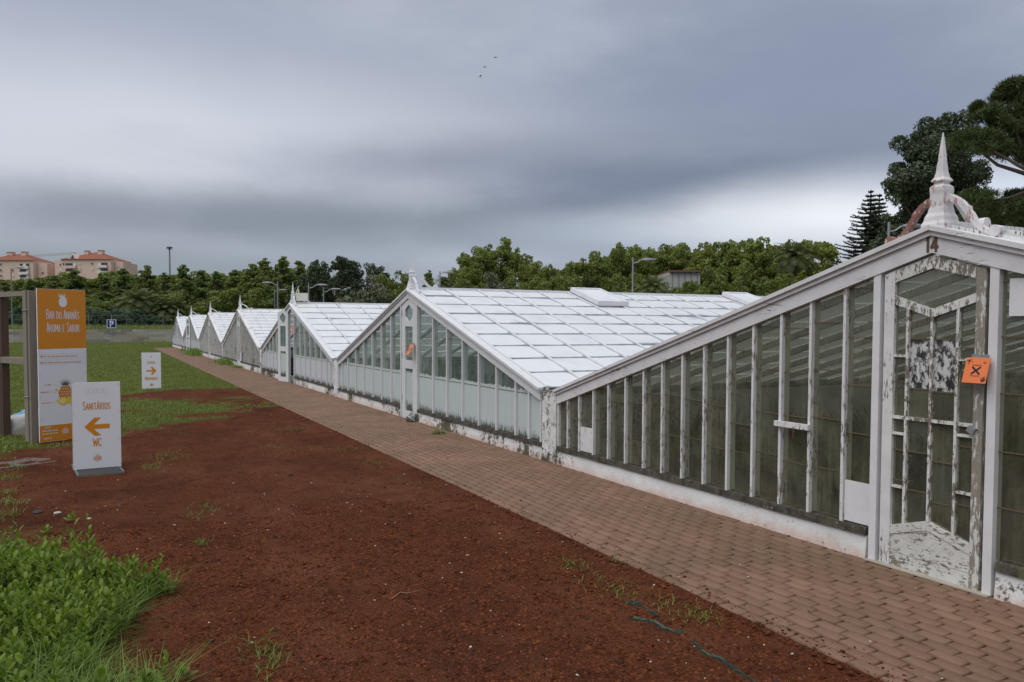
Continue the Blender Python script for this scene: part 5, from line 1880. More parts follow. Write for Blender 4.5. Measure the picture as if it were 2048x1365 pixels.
# green plants at the foot of the wall
def leaf_clump(name, c_, r_, h_, n_, label, group=None, leaf=0.05, mat_=None, seed=1):
    g = np.random.default_rng(seed)
    a = g.uniform(0, 6.28, n_)
    rr_ = r_ * np.sqrt(g.random(n_))
    x, y = rr_ * np.cos(a), rr_ * np.sin(a) * 0.8
    z = h_ * g.random(n_) * np.sqrt(np.clip(1 - (rr_ / r_) ** 2, 0.05, 1)) + 0.01
    th = g.uniform(0, 6.28, n_)
    d = np.stack([np.cos(th), np.sin(th), g.uniform(-0.2, 0.8, n_)], -1)
    d /= np.linalg.norm(d, axis=1)[:, None]
    s = np.cross(d, np.array([0, 0, 1.0]))
    s /= np.linalg.norm(s, axis=1)[:, None]
    p = np.stack([x, y, z], -1)
    L_ = leaf * g.uniform(0.6, 1.3, n_)[:, None]
    v = np.stack([p - d * L_ * 0.5, p + s * L_ * 0.3, p + d * L_ * 0.5, p - s * L_ * 0.3], 1).reshape(-1, 3)
    q = np.arange(n_ * 4).reshape(-1, 4)
    o_ = link(name, quick_mesh(name, v, q, mat_ or M['weed']))
    o_.location = c_
    return tag(o_, label, 'plant', group)


leaf_clump('weed', (D - 0.08, Y0 + PITCH_Y - 0.40, 0.02), 0.13, 0.16, 130, 'bushy dark weed growing at the foot of the closed white door', leaf=0.06, mat_=M['shrub'], seed=2)
leaf_clump('weed', (D - 0.28, Y0 + PITCH_Y - 2.0, 0.02), 0.12, 0.06, 70, 'flat green weed rooted between the path and the limewashed plinth', leaf=0.05, mat_=M['grass_fresh'], seed=3)


def grass_clump(x, y, rx, ry, h_, n_, label, seed):
    g_ = np.random.default_rng(seed)
    xy = np.stack([np.clip(g_.normal(0, rx * 0.5, n_), -9, 0.12), g_.normal(0, ry * 0.5, n_)], -1)
    v_, f_ = blades(n_, xy, h_ * 0.35, h_, 0.02, 1.0, seed + 1)
    o_ = link('grass_clump', quick_mesh('grass_clump', v_, f_, M['grass_fresh']))
    o_.location = (x, y, 0.02)
    return tag(o_, label, 'plant', None, 'stuff')


grass_clump(D - 0.18, Y0 + 3.28 * PITCH_Y, 0.35, 1.7, 0.34, 420, 'yellow-green weeds at the foot of the mossy olive greenhouse', 4)
grass_clump(D - 0.12, Y0 + 2.93 * PITCH_Y, 0.22, 0.6, 0.16, 120, 'low weeds beside the door of the mossy olive greenhouse', 5)
grass_clump(D - 0.25, Y0 + 4.50 * PITCH_Y, 0.45, 2.2, 0.50, 700, 'tall weeds at the pier between the grey greenhouse and the next', 6)
grass_clump(D - 0.2, Y0 + 5.35 * PITCH_Y, 0.3, 0.9, 0.18, 150, 'low weeds near the last but one greenhouse', 7)







# ------------------------------------------------------------------ block wall, bank and fence behind the lawn
WALL_Y = 88.0
wall = empty('block_wall', (-2, WALL_Y, 0), 'grey concrete block retaining wall along the far edge of the lawn', 'wall')
blk = MB().box(0, 0.985, -0.15, 0.15, 0, 0.238).mesh('block', M['concrete'])
blk2 = MB().box(0, 0.985, -0.15, 0.15, 0, 0.238).mesh('block', plain('pale_concrete', (0.42, 0.40, 0.35), 0.9, var=0.3, scale=5))
blk3 = MB().box(0, 0.985, -0.15, 0.15, 0, 0.238).mesh('block', plain('stained_concrete', (0.26, 0.25, 0.21), 0.9, var=0.4, scale=5))
for j in range(5):
    for i in range(26):
        o = link('block', RND.choice((blk, blk, blk2, blk3)), wall)
        o.location = (-11.5 + i + 0.5 * (j % 2), RND.uniform(-0.012, 0.012), 0.245 * j)
part('core', MB().box(-16, 22, WALL_Y - 0.12, WALL_Y + 0.12, 0, 1.18), M['concrete'], wall)
M['bank'] = plain('grassy_bank', (0.055, 0.080, 0.025), 0.95, var=0.6, scale=1.5, bump=0.6)
bx = np.linspace(-60, 60, 61)
by = np.array([WALL_Y + 0.121, WALL_Y + 1.5, WALL_Y + 4, WALL_Y + 9, WALL_Y + 30, WALL_Y + 120])
bz = np.array([1.15, 1.25, 1.4, 1.5, 1.5, 1.4])
bxx, byy = np.meshgrid(bx, by)
bzz = np.repeat(bz[:, None], len(bx), 1) + (vnoise(bxx, byy, 0.3, 9) - 0.5) * 0.3 * (byy > WALL_Y + 1)
ii = np.arange(bxx.size).reshape(bxx.shape)
bq = np.stack([ii[:-1, :-1], ii[:-1, 1:], ii[1:, 1:], ii[1:, :-1]], -1).reshape(-1, 4)
o = link('terrain', quick_mesh('terrain', np.stack([bxx, byy, bzz], -1).reshape(-1, 3), bq, M['bank'], None, True))
tag(o, 'grassy bank behind the block wall', None, None, 'structure')
gp = scatter_xy(14000, -14, 16, WALL_Y + 0.2, WALL_Y + 9, 1.0, 61)
v_, f_ = blades(len(gp), gp, 0.10, 0.30, 0.05, 0.8, 62, np.interp(gp[:, 1], by, bz))
o = link('bank_grass', quick_mesh('bank_grass', v_, f_, M['grass']))
tag(o, 'rough grass on the bank above the block wall', 'grass', None, 'stuff')

fence = empty('wire_fence', (0, WALL_Y, 1.18), 'thin wire fence with metal posts standing on the block wall', 'fence')
for i in range(9):
    x = -11.2 + i * 3.3
    part('post', MB().tube([(x, WALL_Y, 1.18), (x, WALL_Y, 2.62)], 0.022, 6), M['pole'], fence)
for z in (1.35, 1.75, 2.15, 2.58):
    part('wire', MB().tube([(-14, WALL_Y - 0.035, z), (20, WALL_Y - 0.035, z)], 0.004, 4), M['pole'], fence)

ps = empty('parking_sign', (on_ground(223, 685).x, WALL_Y - 0.3, 0), 'square blue parking sign with a white P before the block wall', 'sign')
px_ = at(223, 648, 1.0)
dd = (WALL_Y - 0.3) / ray(223, 648).y
c = EYE + ray(223, 648) * dd
part('pole', MB().tube([(c.x, c.y, 0), (c.x, c.y, c.z + 0.9)], 0.03, 6), M['steel'], ps)
part('plate', MB().box(c.x - 0.41, c.x + 0.41, c.y - 0.065, c.y - 0.035, c.z - 0.41, c.z + 0.41), M['sign_white'], ps)
pr = MB()
pr.face([(c.x - 0.36, c.y - 0.0665, c.z - 0.36), (c.x + 0.36, c.y - 0.0665, c.z - 0.36), (c.x + 0.36, c.y - 0.0665, c.z + 0.36), (c.x - 0.36, c.y - 0.0665, c.z + 0.36)])
part('blue_field', pr, M['sign_p'], ps)
pr = MB()
text(pr, 'P', Vector((c.x, c.y - 0.068, c.z)), Vector((1, 0, 0)), u_, Vector((0, -1, 0)), 0.02, -0.25, 0.5, 0.27, 0.11)
part('letter', pr, M['sign_white'], ps)

# ------------------------------------------------------------------ trees
def leaf_cloud(g, centres, radii, per, size, up_bias=0.25, flat=0.85):
    """leaf quads gathered on the skins of many small clumps"""
    n_ = len(centres)
    cnt = np.maximum(4, (per * (radii / radii.mean()) ** 2).astype(int))
    idx_ = np.repeat(np.arange(n_), cnt)
    m_ = len(idx_)
    d = g.normal(size=(m_, 3))
    d[:, 2] += up_bias
    d /= np.linalg.norm(d, axis=1)[:, None]
    r = radii[idx_] * (0.55 + 0.5 * g.random(m_) ** 0.6)
    p = centres[idx_] + d * r[:, None] * np.array([1, 1, flat])
    nrm = d + g.normal(size=(m_, 3)) * 0.7
    nrm /= np.linalg.norm(nrm, axis=1)[:, None]
    t = np.cross(nrm, g.normal(size=(m_, 3)))
    t /= np.linalg.norm(t, axis=1)[:, None] + 1e-9
    b = np.cross(nrm, t)
    s = size * g.uniform(0.6, 1.4, m_)[:, None]
    v = np.stack([p - t * s * 0.62, p + b * s * 0.36, p + t * s * 0.62, p - b * s * 0.36], 1)
    return v.reshape(-1, 3), np.arange(m_ * 4).reshape(-1, 4)


ASPECT = {'plane': 0.80, 'cone': 0.52, 'dark': 0.95, 'bush': 1.25}


def make_tree(kind, seed):
    """unit tree of height 1 with its natural width; returns crown and trunk meshes"""
    g = np.random.default_rng(seed)
    lobes = []
    hw = ASPECT[kind] / 2
    if kind == 'plane':
        for k in range(62):
            z = 0.22 + 0.70 * g.random()
            rad = hw * math.sqrt(max(0.03, 1 - ((z - 0.52) / 0.50) ** 2)) * g.uniform(0.45, 0.92)
            a = g.uniform(0, 6.28)
            lobes.append((rad * math.cos(a), rad * math.sin(a), z, g.uniform(0.055, 0.105)))
        per, size, mat_ = 60, 0.021, 'leaf_plane'
    elif kind == 'cone':
        for k in range(54):
            t = (k + g.random()) / 54
            z = 0.12 + 0.84 * t
            rad = hw * (1 - t) ** 0.7 * g.uniform(0.25, 0.95)
            a = g.uniform(0, 6.28)
            lobes.append((rad * math.cos(a), rad * math.sin(a), z, 0.030 + 0.055 * (1 - t) * g.uniform(0.7, 1.2)))
        per, size, mat_ = 52, 0.019, 'leaf_poplar'
    elif kind == 'dark':
        for k in range(52):
            z = 0.25 + 0.68 * g.random() ** 0.8
            rad = hw * math.sqrt(max(0.02, 1 - ((z - 0.58) / 0.44) ** 2)) * g.uniform(0.45, 0.95)
            a = g.uniform(0, 6.28)
            lobes.append((rad * math.cos(a), rad * math.sin(a), z, g.uniform(0.055, 0.10)))
        per, size, mat_ = 66, 0.019, 'leaf_dark'
    else:
        for k in range(44):
            a, el = g.uniform(0, 6.28), math.asin(g.random() ** 0.8)
            rr_ = g.uniform(0.5, 0.93)
            lobes.append((hw * rr_ * math.cos(a) * math.cos(el), hw * rr_ * math.sin(a) * math.cos(el), 0.08 + 0.82 * rr_ * math.sin(el), g.uniform(0.10, 0.17)))
        per, size, mat_ = 60, 0.030, 'leaf_bush'
    L = np.array(lobes)
    sub_c, sub_r = [], []
    for x, y, z, r in L:
        for k in range(6):
            d = g.normal(size=3)
            d /= np.linalg.norm(d)
            sub_c.append((x + d[0] * r * 0.8, y + d[1] * r * 0.8, z + d[2] * r * 0.7))
            sub_r.append(r * g.uniform(0.35, 0.7))
    v, q = leaf_cloud(g, np.array(sub_c), np.array(sub_r), per, size)
    v[:, 2] *= 1.0 / max(1e-6, v[:, 2].max())
    crown = quick_mesh('crown', v, q, M[mat_])
    tb = MB()
    h0 = 0.5 if kind != 'cone' else 0.85
    tb.tube([(0, 0, -0.01), (0.01, 0, h0 * 0.4), (-0.01, 0.01, h0 * 0.75), (0, 0, h0)], [0.026, 0.020, 0.014, 0.005], 7)
    for k in range(0, len(L), 2):
        x, y, z, r = L[k]
        z0 = max(0.10, min(h0 * 0.95, z - 0.12 - 0.15 * g.random()))
        tb.tube([(0, 0, z0), (x * 0.45, y * 0.45, z0 + (z - z0) * 0.55), (x, y, z)], [0.008, 0.005, 0.0015], 5)
    return crown, tb.mesh('trunk', M['bark'])


M['leaf_plane'] = leafy('plane_leaves', (0.06, 0.092, 0.018), (0.25, 0.3, 0.075), 0.3, scale=0.35)
M['leaf_poplar'] = leafy('poplar_leaves', (0.055, 0.088, 0.026), (0.215, 0.265, 0.085), 0.3, scale=0.35)
M['leaf_dark'] = leafy('dark_evergreen_leaves', (0.018, 0.032, 0.015), (0.075, 0.108, 0.05), 0.1, scale=0.4, spec=0.35)
M['leaf_bush'] = leafy('bush_leaves', (0.05, 0.08, 0.02), (0.21, 0.25, 0.066), 0.3, scale=0.4)
M['leaf_grey'] = leafy('grey_flowering_leaves', (0.04, 0.06, 0.032), (0.17, 0.18, 0.12), 0.15, scale=0.8)
M['leaf_palm'] = leafy('palm_leaflets', (0.045, 0.07, 0.024), (0.17, 0.2, 0.08), 0.15, scale=0.8)
M['leaf_norfolk'] = leafy('norfolk_sprays', (0.018, 0.034, 0.020), (0.07, 0.10, 0.058), 0.05, scale=0.8)
M['needles'] = leafy('pine_needles', (0.018, 0.034, 0.01), (0.085, 0.115, 0.034), 0.1, scale=0.7)
PROTO = {k: [make_tree(k, s) for s in seeds] for k, seeds in (('plane', (1, 2, 3)), ('cone', (4, 5, 6)), ('dark', (7, 8)), ('bush', (9, 10, 11)))}
TREE_N = [0]


def tree(kind, px, top, width_px, depth, name, label, group=None, base_z=0.0, crown_mat=None):
    """stands on the ground straight below the given pixel at the given distance"""
    p = at(px, top, depth)
    h = p.z - base_z
    w_ = width_px / F_PX * depth
    k = TREE_N[0]
    TREE_N[0] += 1
    cr, tr = PROTO[kind][k % len(PROTO[kind])]
    root_ = bpy.data.objects.new(name, None)
    COL.objects.link(root_)
    root_.location = (p.x, p.y, base_z)
    root_.rotation_euler = (0, 0, RND.uniform(0, 6.28))
    k_w = max(0.8, min(1.5, w_ / h / ASPECT[kind]))
    root_.scale = (h * k_w, h * k_w, h)
    tag(root_, label, 'tree' if kind != 'bush' else 'bush', group)
    me = cr
    if crown_mat:
        me = cr.copy()
        me.materials[0] = crown_mat
    link('crown', me, root_)
    link('trunk', tr, root_)
    return root_


G1 = 'planted trees behind the block wall'
for px, top, wpx, dp in ((8, 566, 120, 118), (60, 560, 110, 128), (108, 553, 100, 118), (150, 543, 110, 124), (205, 551, 100, 116), (247, 538, 85, 126), (292, 533, 80, 112), (330, 548, 70, 122), (366, 531, 85, 112), (405, 543, 80, 124),
                         (432, 545, 70, 112), (470, 541, 95, 118), (503, 530, 90, 110), (530, 518, 90, 106), (566, 514, 100, 102), (598, 524, 80, 108)):
    tree('cone', px, top - 3, wpx * 1.25, dp, 'young_tree', 'slender pointed young tree in the belt behind the block wall', G1)
for px, top, wpx, dp in ((35, 590, 190, 108), (130, 585, 190, 106), (225, 590, 180, 104), (330, 585, 170, 104), (420, 580, 180, 104), (500, 575, 170, 104), (580, 578, 150, 100), (90, 572, 170, 135), (290, 570, 200, 138), (440, 568, 200, 138), (560, 560, 160, 130)):
    tree('bush', px, top, wpx, dp, 'dense_bush', 'dense dark bush filling the belt under the young trees', 'bushes under the young trees', crown_mat=None)
for px, top, wpx, dp in ((-10, 572, 130, 134), (40, 566, 120, 138), (95, 560, 130, 136), (140, 556, 120, 140), (190, 560, 130, 136), (240, 553, 120, 138), (290, 556, 130, 134), (340, 556, 120, 138), (390, 553, 130, 134), (440, 556, 120, 138), (490, 548, 130, 130), (540, 542, 130, 128), (590, 540, 110, 126), (632, 560, 90, 126)):
    tree('plane', px, top - 10, wpx * 1.2, dp, 'shade_tree', 'round-topped tree in the second row behind the pointed young trees', 'second row of trees behind the young trees')
tree('dark', 667, 513, 95, 92, 'evergreen_tree', 'dark evergreen tree beside the tall lamps, its crown split by a gap of sky')
tree('dark', 728, 516, 130, 95, 'evergreen_tree', 'broad dark evergreen tree behind the closed-door greenhouse finial')
tree('dark', 625, 548, 60, 96, 'evergreen_tree', 'small dark evergreen tree between the young trees and the tall dark one')
tree('bush', 735, 548, 150, 80, 'flowering_bush', 'rounded grey-green bush in front of the dark evergreen trees', crown_mat=M['leaf_grey'])
tree('bush', 790, 542, 120, 84, 'round_bush', 'mid green bush right behind the white finial of the closed-door greenhouse')
tree('cone', 858, 540, 70, 86, 'conical_tree', 'small dark conical tree beside the white finial scroll')
G2 = 'plane trees beyond the greenhouse roofs'
for px, top, wpx, dp in ((955, 493, 120, 88), (1012, 477, 95, 90), (925, 530, 80, 84), (1075, 520, 80, 86), (1115, 535, 90, 84), (1150, 524, 90, 96), (1180, 508, 100, 88), (1222, 500, 100, 92), (1245, 505, 90, 100), (1350, 484, 120, 102), (1470, 478, 120, 104), (1600, 476, 110, 100), (1530, 484, 120, 102), (1290, 490, 110, 104), (1258, 484, 100, 90), (1320, 488, 110, 94), (1385, 480, 110, 92), (1440, 478, 110, 95), (1500, 480, 110, 92), (1560, 472, 120, 90), (1628, 476, 100, 88)):
    tree('plane', px, top, wpx, dp, 'plane_tree', 'broad olive green plane tree in the row beyond the greenhouse roofs', G2)
G3 = 'shrubs between the plane trees and the roofs'
for px, top, wpx, dp in ((920, 556, 90, 70), (1040, 552, 120, 72), (1135, 548, 110, 70), (1205, 553, 100, 72), (1370, 572, 110, 60), (1440, 530, 150, 66), (1500, 522, 170, 66), (1565, 548, 130, 62), (1640, 552, 110, 60), (1080, 560, 100, 66), (1300, 572, 90, 62), (1250, 545, 90, 76), (1335, 564, 70, 64), (1395, 560, 80, 66), (1362, 562, 70, 70)):
    tree('bush', px, top, wpx, dp, 'broad_shrub', 'broad green shrub below the plane trees, above the white roof line', G3)
tree('bush', 972, 543, 85, 66, 'blossoming_bush', 'greyish blossoming bush just above the white roof ridge', crown_mat=M['leaf_grey'])
# hedge-like growth on the bank
for px, top, wpx, dp in ((55, 612, 70, 91), (190, 615, 75, 91), (225, 611, 70, 92), (262, 618, 70, 91), (300, 628, 55, 92), (120, 614, 80, 92), (10, 618, 60, 92)):
    tree('bush', px, top, wpx, dp, 'bank_shrub', 'blue-green leafy shrub on the bank behind the wire fence', 'shrubs on the bank behind the wire fence', base_z=1.2, crown_mat=M['shrub'])


# palms
def palm_mesh(seed, nf=60, droop=0.6):
    g = np.random.default_rng(seed)
    V, Q = [], []
    n_ = 0
    for k in range(nf):
        a = k * 2.399
        el = 1.35 - 1.7 * (k / nf) + g.uniform(-0.1, 0.1)
        L_ = g.uniform(0.85, 1.05)
        pts = []
        p = np.zeros(3)
        e = el
        for s in range(8):
            pts.append(p.copy())
            p = p + np.array([math.cos(a) * math.cos(e), math.sin(a) * math.cos(e), math.sin(e)]) * L_ / 7
            e -= droop * 0.28 * (1 + s * 0.12)
        sd = np.array([-math.sin(a), math.cos(a), 0])
        for s in range(7):
            d = pts[s + 1] - pts[s]
            d /= np.linalg.norm(d)
            up_ = np.cross(sd, d)
            for h in range(5):
                c_ = pts[s] + (pts[s + 1] - pts[s]) * h / 5
                ll = 0.24 * math.sin(math.pi * min(0.97, 0.12 + 0.85 * (s + h / 5) / 7)) + 0.03
                for sg in (-1, 1):
                    tip = c_ + sd * sg * ll * 0.75 + d * ll * 0.6 - up_ * ll * 0.05 + np.array([0, 0, -0.12 * ll])
                    V += [c_ - d * 0.008, c_ + d * 0.008, tip + d * 0.004, tip - d * 0.004]
                    Q.append((n_, n_ + 1, n_ + 2, n_ + 3))
                    n_ += 4
    return quick_mesh('fronds', np.array(V), np.array(Q), M['leaf_palm'])


PALM = [palm_mesh(3), palm_mesh(5)]


def palm(px, top, depth, spread_px, label, k=0):
    """top is the highest frond; the crown radius follows from its width in the picture"""
    p = at(px, top, depth)
    r = spread_px / 2 / F_PX * depth
    hz = max(1.0, p.z - r * 0.85)
    root_ = bpy.data.objects.new('palm_tree', None)
    COL.objects.link(root_)
    root_.location = (p.x, p.y, 0)
    tag(root_, label, 'palm')
    o_ = link('crown', PALM[k % 2], root_)
    o_.location = (0, 0, hz)
    o_.scale = (r, r, r)
    o_.rotation_euler = (0, 0, px)
    link('trunk', MB().tube([(0, 0, 0), (0.03, 0, hz * 0.5), (0, 0, hz + 0.05)], [0.32 * r / 2.5 + 0.1, 0.22, 0.24], 8).mesh('trunk', M['bark']), root_)


palm(275, 562, 100, 110, 'drooping palm tree standing behind the wire fence and parking sign', 0)
palm(335, 585, 101, 90, 'lower palm tree next to the end greenhouse', 1)
palm(887, 545, 74, 56, 'small palm tree beside the closed-door greenhouse finial scroll', 0)
palm(1308, 540, 58, 95, 'feathery palm tree right beside the tall curved lamp', 1)
palm(1588, 470, 64, 105, 'tall palm tree rising out of the plane tree crowns', 0)


# Norfolk pine
def norfolk(px, top, bottom, depth, width_px, label, seed=2):
    g = np.random.default_rng(seed)
    p = at(px, top, depth)
    h = p.z
    r = width_px / 2 / F_PX * depth
    V, Q = [], []
    n_ = 0
    tb = MB()
    tb.tube([(0, 0, 0), (0, 0, h * 0.5), (0, 0, h)], [0.28, 0.16, 0.03], 7)
    tiers = 22
    zlo = at(px, bottom, depth).z
    for k in range(tiers):
        t = k / (tiers - 1)
        z = zlo + (h - zlo - 0.2) * t
        R_ = r * (1 - t) ** 0.8 * g.uniform(0.72, 1.1) + 0.10
        nb = 7
        for b in range(nb):
            a = 2 * math.pi * (b + g.random() * 0.35) / nb + k * 0.6
            ca, sa = math.cos(a), math.sin(a)
            sd = np.array([-sa, ca, 0])
            m_ = max(4, int(R_ / 0.10))
            for s in range(m_):
                f = (s + 0.4) / m_
                c_ = np.array([ca * R_ * f, sa * R_ * f, z - 0.16 * R_ * f + 0.26 * R_ * f * f])
                ll = 0.30 * (1.05 - 0.6 * f) * (0.5 + 0.5 * R_ / r)
                for sg in (-1, 1):
                    tip = c_ + sd * sg * ll + np.array([ca, sa, 0]) * ll * 0.55 + np.array([0, 0, g.uniform(0.02, 0.13)])
                    dd_ = np.array([ca, sa, 0.0]) * 0.045
                    V += [c_ - dd_, c_ + dd_, tip + dd_ * 0.6, tip - dd_ * 0.6]
                    Q.append((n_, n_ + 1, n_ + 2, n_ + 3))
                    n_ += 4
                    V += [c_ + np.array([0, 0, -0.03]), c_ + np.array([0, 0, 0.05]), tip + np.array([0, 0, 0.04]), tip + np.array([0, 0, -0.03])]
                    Q.append((n_, n_ + 1, n_ + 2, n_ + 3))
                    n_ += 4
    root_ = bpy.data.objects.new('norfolk_pine', None)
    COL.objects.link(root_)
    root_.location = (p.x, p.y, 0)
    tag(root_, label, 'tree')
    link('crown', quick_mesh('crown', np.array(V), np.array(Q), M['leaf_norfolk']), root_)
    link('trunk', tb.mesh('trunk', M['bark']), root_)


norfolk(1742, 380, 560, 55, 175, 'tall tiered conifer with level branches beside the big dark tree')
norfolk(1759, 388, 560, 57, 120, 'slimmer tiered conifer standing close behind the first one', 5)


# big dark tree and the pine at the number 14 house: lobes laid out by hand
def lobed_tree(name, label, depth, lobes, leaf, per, mat_, trunk_px, subs=9, seed=3, needle=False, limb=0.10, squash=0.8, grow=1.0):
    g = np.random.default_rng(seed)
    tp = at(*trunk_px, depth)
    base = Vector((tp.x, tp.y, 0))
    cs, rs = [], []
    tb = MB()
    fork = Vector((0, 0, tp.z))
    tb.tube([(0, 0, -0.05), (0.1, 0, tp.z * 0.5), fork], [limb * 2.6, limb * 2.0, limb * 1.5], 8)
    for px, py, rpx, dd_ in lobes:
        p = at(px, py, depth + dd_) - base
        r = rpx * grow / F_PX * depth
        mid = fork.lerp(p, 0.55) + Vector((g.normal() * 0.15, g.normal() * 0.15, -0.15 * (p - fork).length * 0.4))
        tb.tube([fork, mid, p], [limb, limb * 0.6, limb * 0.22], 6)
        for k in range(subs):
            d = g.normal(size=3)
            d /= np.linalg.norm(d)
            q = np.array(p) + d * r * np.array([0.85, 0.85, 0.6]) * g.uniform(0.5, 1.0)
            cs.append(q)
            rs.append(r * g.uniform(0.30, 0.50))
            if k % 2 == 0:
                tb.tube([p, (Vector(p) + Vector(q)) / 2 + Vector((0, 0, -0.04)), q], [limb * 0.22, limb * 0.15, limb * 0.05], 4)
    cs, rs = np.array(cs), np.array(rs)
    if not needle:
        v, q = leaf_cloud(g, cs, rs, per, leaf, 0.35, squash)
    else:
        tuft_c = []
        for c_, r in zip(cs, rs):
            for k in range(per):
                d = g.normal(size=3)
                d /= np.linalg.norm(d)
                tuft_c.append(c_ + d * r * g.uniform(0.5, 1.0) * np.array([1, 1, 0.6]))
        tuft_c = np.array(tuft_c)
        m_ = 16
        n_ = len(tuft_c) * m_
        d = g.normal(size=(n_, 3))
        d[:, 2] += 0.55
        d /= np.linalg.norm(d, axis=1)[:, None]
        c_ = np.repeat(tuft_c, m_, 0)
        s = np.cross(d, g.normal(size=(n_, 3)))
        s /= np.linalg.norm(s, axis=1)[:, None]
        L_ = leaf * g.uniform(0.7, 1.2, n_)[:, None]
        wd = leaf * 0.055
        v = np.stack([c_ - s * wd, c_ + s * wd, c_ + d * L_ + s * wd * 0.6, c_ + d * L_ - s * wd * 0.6], 1).reshape(-1, 3)
        q = np.arange(n_ * 4).reshape(-1, 4)
    root_ = empty(name, base, label, 'tree')
    link('crown', quick_mesh('crown', v, q, M[mat_]), root_)
    link('trunk', tb.mesh('trunk', M['bark'], True), root_)


lobed_tree('evergreen_tree', 'massive dark evergreen tree with cloud-like clumps behind the number 14 greenhouse', 42,
           [(1905, 262, 34, 0), (1860, 275, 36, 1), (1825, 300, 30, 0), (1940, 285, 30, 2), (1880, 315, 40, -1), (1815, 340, 28, 1), (1790, 372, 24, 0), (1840, 360, 40, -1), (1915, 345, 40, 0), (1870, 395, 40, 1), (1815, 395, 34, 0),
            (1940, 400, 34, 1), (1905, 430, 40, -1), (1835, 430, 34, 1), (1800, 450, 30, 0), (1860, 460, 40, 0), (1930, 455, 40, 1), (1790, 480, 34, 1), (1960, 350, 26, 1), (1975, 440, 24, 2), (1830, 490, 40, 0), (1900, 490, 45, 1), (1765, 498, 24, 2)],
           0.115, 220, 'leaf_dark', (1890, 520), 15, 5, limb=0.16, grow=1.3)
lobed_tree('pine_tree', 'pine tree with tufted needle clumps and bare lower branches behind the roof of number 14', 30,
           [(2035, 178, 30, 0), (2010, 195, 22, 0.5), (2060, 200, 40, 0), (1985, 228, 34, 0), (2025, 238, 38, -0.5), (1955, 222, 14, 0.5), (2070, 250, 40, 0.5), (1930, 280, 26, 0), (1965, 288, 34, -0.5), (2005, 292, 34, 0), (2045, 290, 36, 0.5), (1990, 262, 26, 1), (2085, 310, 36, 0),
            (1962, 405, 34, 0), (1985, 425, 26, 0.5), (1945, 425, 20, 0), (2030, 395, 22, 0.5), (2046, 420, 34, 0), (2020, 440, 30, 1), (2075, 390, 36, 0), (2060, 460, 34, 0.5), (2090, 200, 40, 1)],
           0.20, 26, 'needles', (2105, 365), 9, 6, True, 0.10, grow=1.25)
tree('dark', 2030, 430, 110, 38, 'evergreen_tree', 'dark low evergreen tree under the pine branches')

# ------------------------------------------------------------------ lamps, mast, buildings, crane, birds
def lamp(px, top, depth, arm_px, label, curve=True, group='street lamps beyond the greenhouses', z_drop=0.0):
    p = at(px, top, depth)
    root_ = empty('street_lamp', (p.x, p.y, 0), label, 'lamp', group)
    part('pole', MB().tube([(p.x, p.y, 0), (p.x, p.y, p.z)], [0.075, 0.05], 7), M['pole'], root_)
    a = arm_px / F_PX * depth
    r = RT.copy()
    r.z = 0
    r.normalize()
    if curve:
        z0 = p.z - abs(a) * 0.55
        pts = [p + Vector((0, 0, z0 - p.z)), p + r * a * 0.4 + Vector((0, 0, z0 - p.z + abs(a) * 0.08)), p + r * a * 0.7 + Vector((0, 0, -abs(a) * 0.25)), p + r * a + Vector((0, 0, -abs(a) * 0.2))]
    else:
        pts = [p + Vector((0, 0, -0.05)), p + r * a * 0.5, p + r * a + Vector((0, 0, abs(a) * 0.12))]
    ar_ = part('arm', MB().tube(pts, 0.035, 6), M['pole'], root_)
    e = pts[-1]
    part('lamp_head', MB().tube([e - r * 0.12 * (1 if a > 0 else -1), e + r * 0.2 * (1 if a > 0 else -1), e + r * 0.75 * (1 if a > 0 else -1)], [0.05, 0.11, 0.05], 8), M['pole'], root_)


lamp(22, 537, 86, 12, 'grey street lamp beside the timber frame, in front of the pink apartment blocks', False)
lamp(555, 563, 72, -14, 'straight-armed street lamp behind the olive-grey greenhouse')
lamp(549, 578, 95, 12, 'slimmer lamp post just behind the straight-armed one')
lamp(617, 566, 70, 20, 'curved street lamp next to the finial of the open-door greenhouse')
lamp(647, 575, 74, 18, 'curved street lamp before the tall dark evergreen tree')
lamp(626, 588, 105, 14, 'small distant street lamp between the two curved ones')
lamp(651, 594, 110, 14, 'small distant street lamp by the dark evergreen trunks')
lamp(880, 543, 66, 9, 'short lamp post beside the small palm tree')
lamp(1266, 515, 50, 22, 'tall curved street lamp above the white roofs beside the feathery palm')
lamp(1778, 445, 32, 34, 'curved street lamp before the big dark evergreen tree')
p = at(339, 496, 240)
mast = empty('floodlight_mast', (p.x, p.y, 0), 'very tall slender floodlight mast behind the young trees', 'lamp')
part('pole', MB().tube([(p.x, p.y, 0), (p.x, p.y, p.z)], [0.38, 0.2], 8), M['pole'], mast)
part('lamp_ring', MB().lathe((p.x, p.y, p.z - 0.3), [(0.25, 0), (0.8, 0.25), (0.9, 0.5), (0.3, 0.65)], 10), M['pole'], mast)
for k in range(6):
    a = k * math.pi / 3
    part('floodlight', MB().box(p.x + 0.8 * math.cos(a) - 0.2, p.x + 0.8 * math.cos(a) + 0.2, p.y + 0.8 * math.sin(a) - 0.2, p.y + 0.8 * math.sin(a) + 0.2, p.z - 0.45, p.z - 0.31), M['steel'], mast)

M['pink'] = plain('pink_render', (0.66, 0.49, 0.42), 0.9, var=0.08, scale=0.4, bump=0.02)
M['rooftile'] = plain('orange_roof_tiles', (0.23, 0.082, 0.048), 0.85, var=0.25, scale=1.2)
M['pane_dark'] = plain('dark_window', (0.035, 0.04, 0.045), 0.15, 0.6, var=0.2)
M['pane_white'] = plain('white_shutter', (0.62, 0.60, 0.57), 0.6, var=0.06)
DB = 300.0


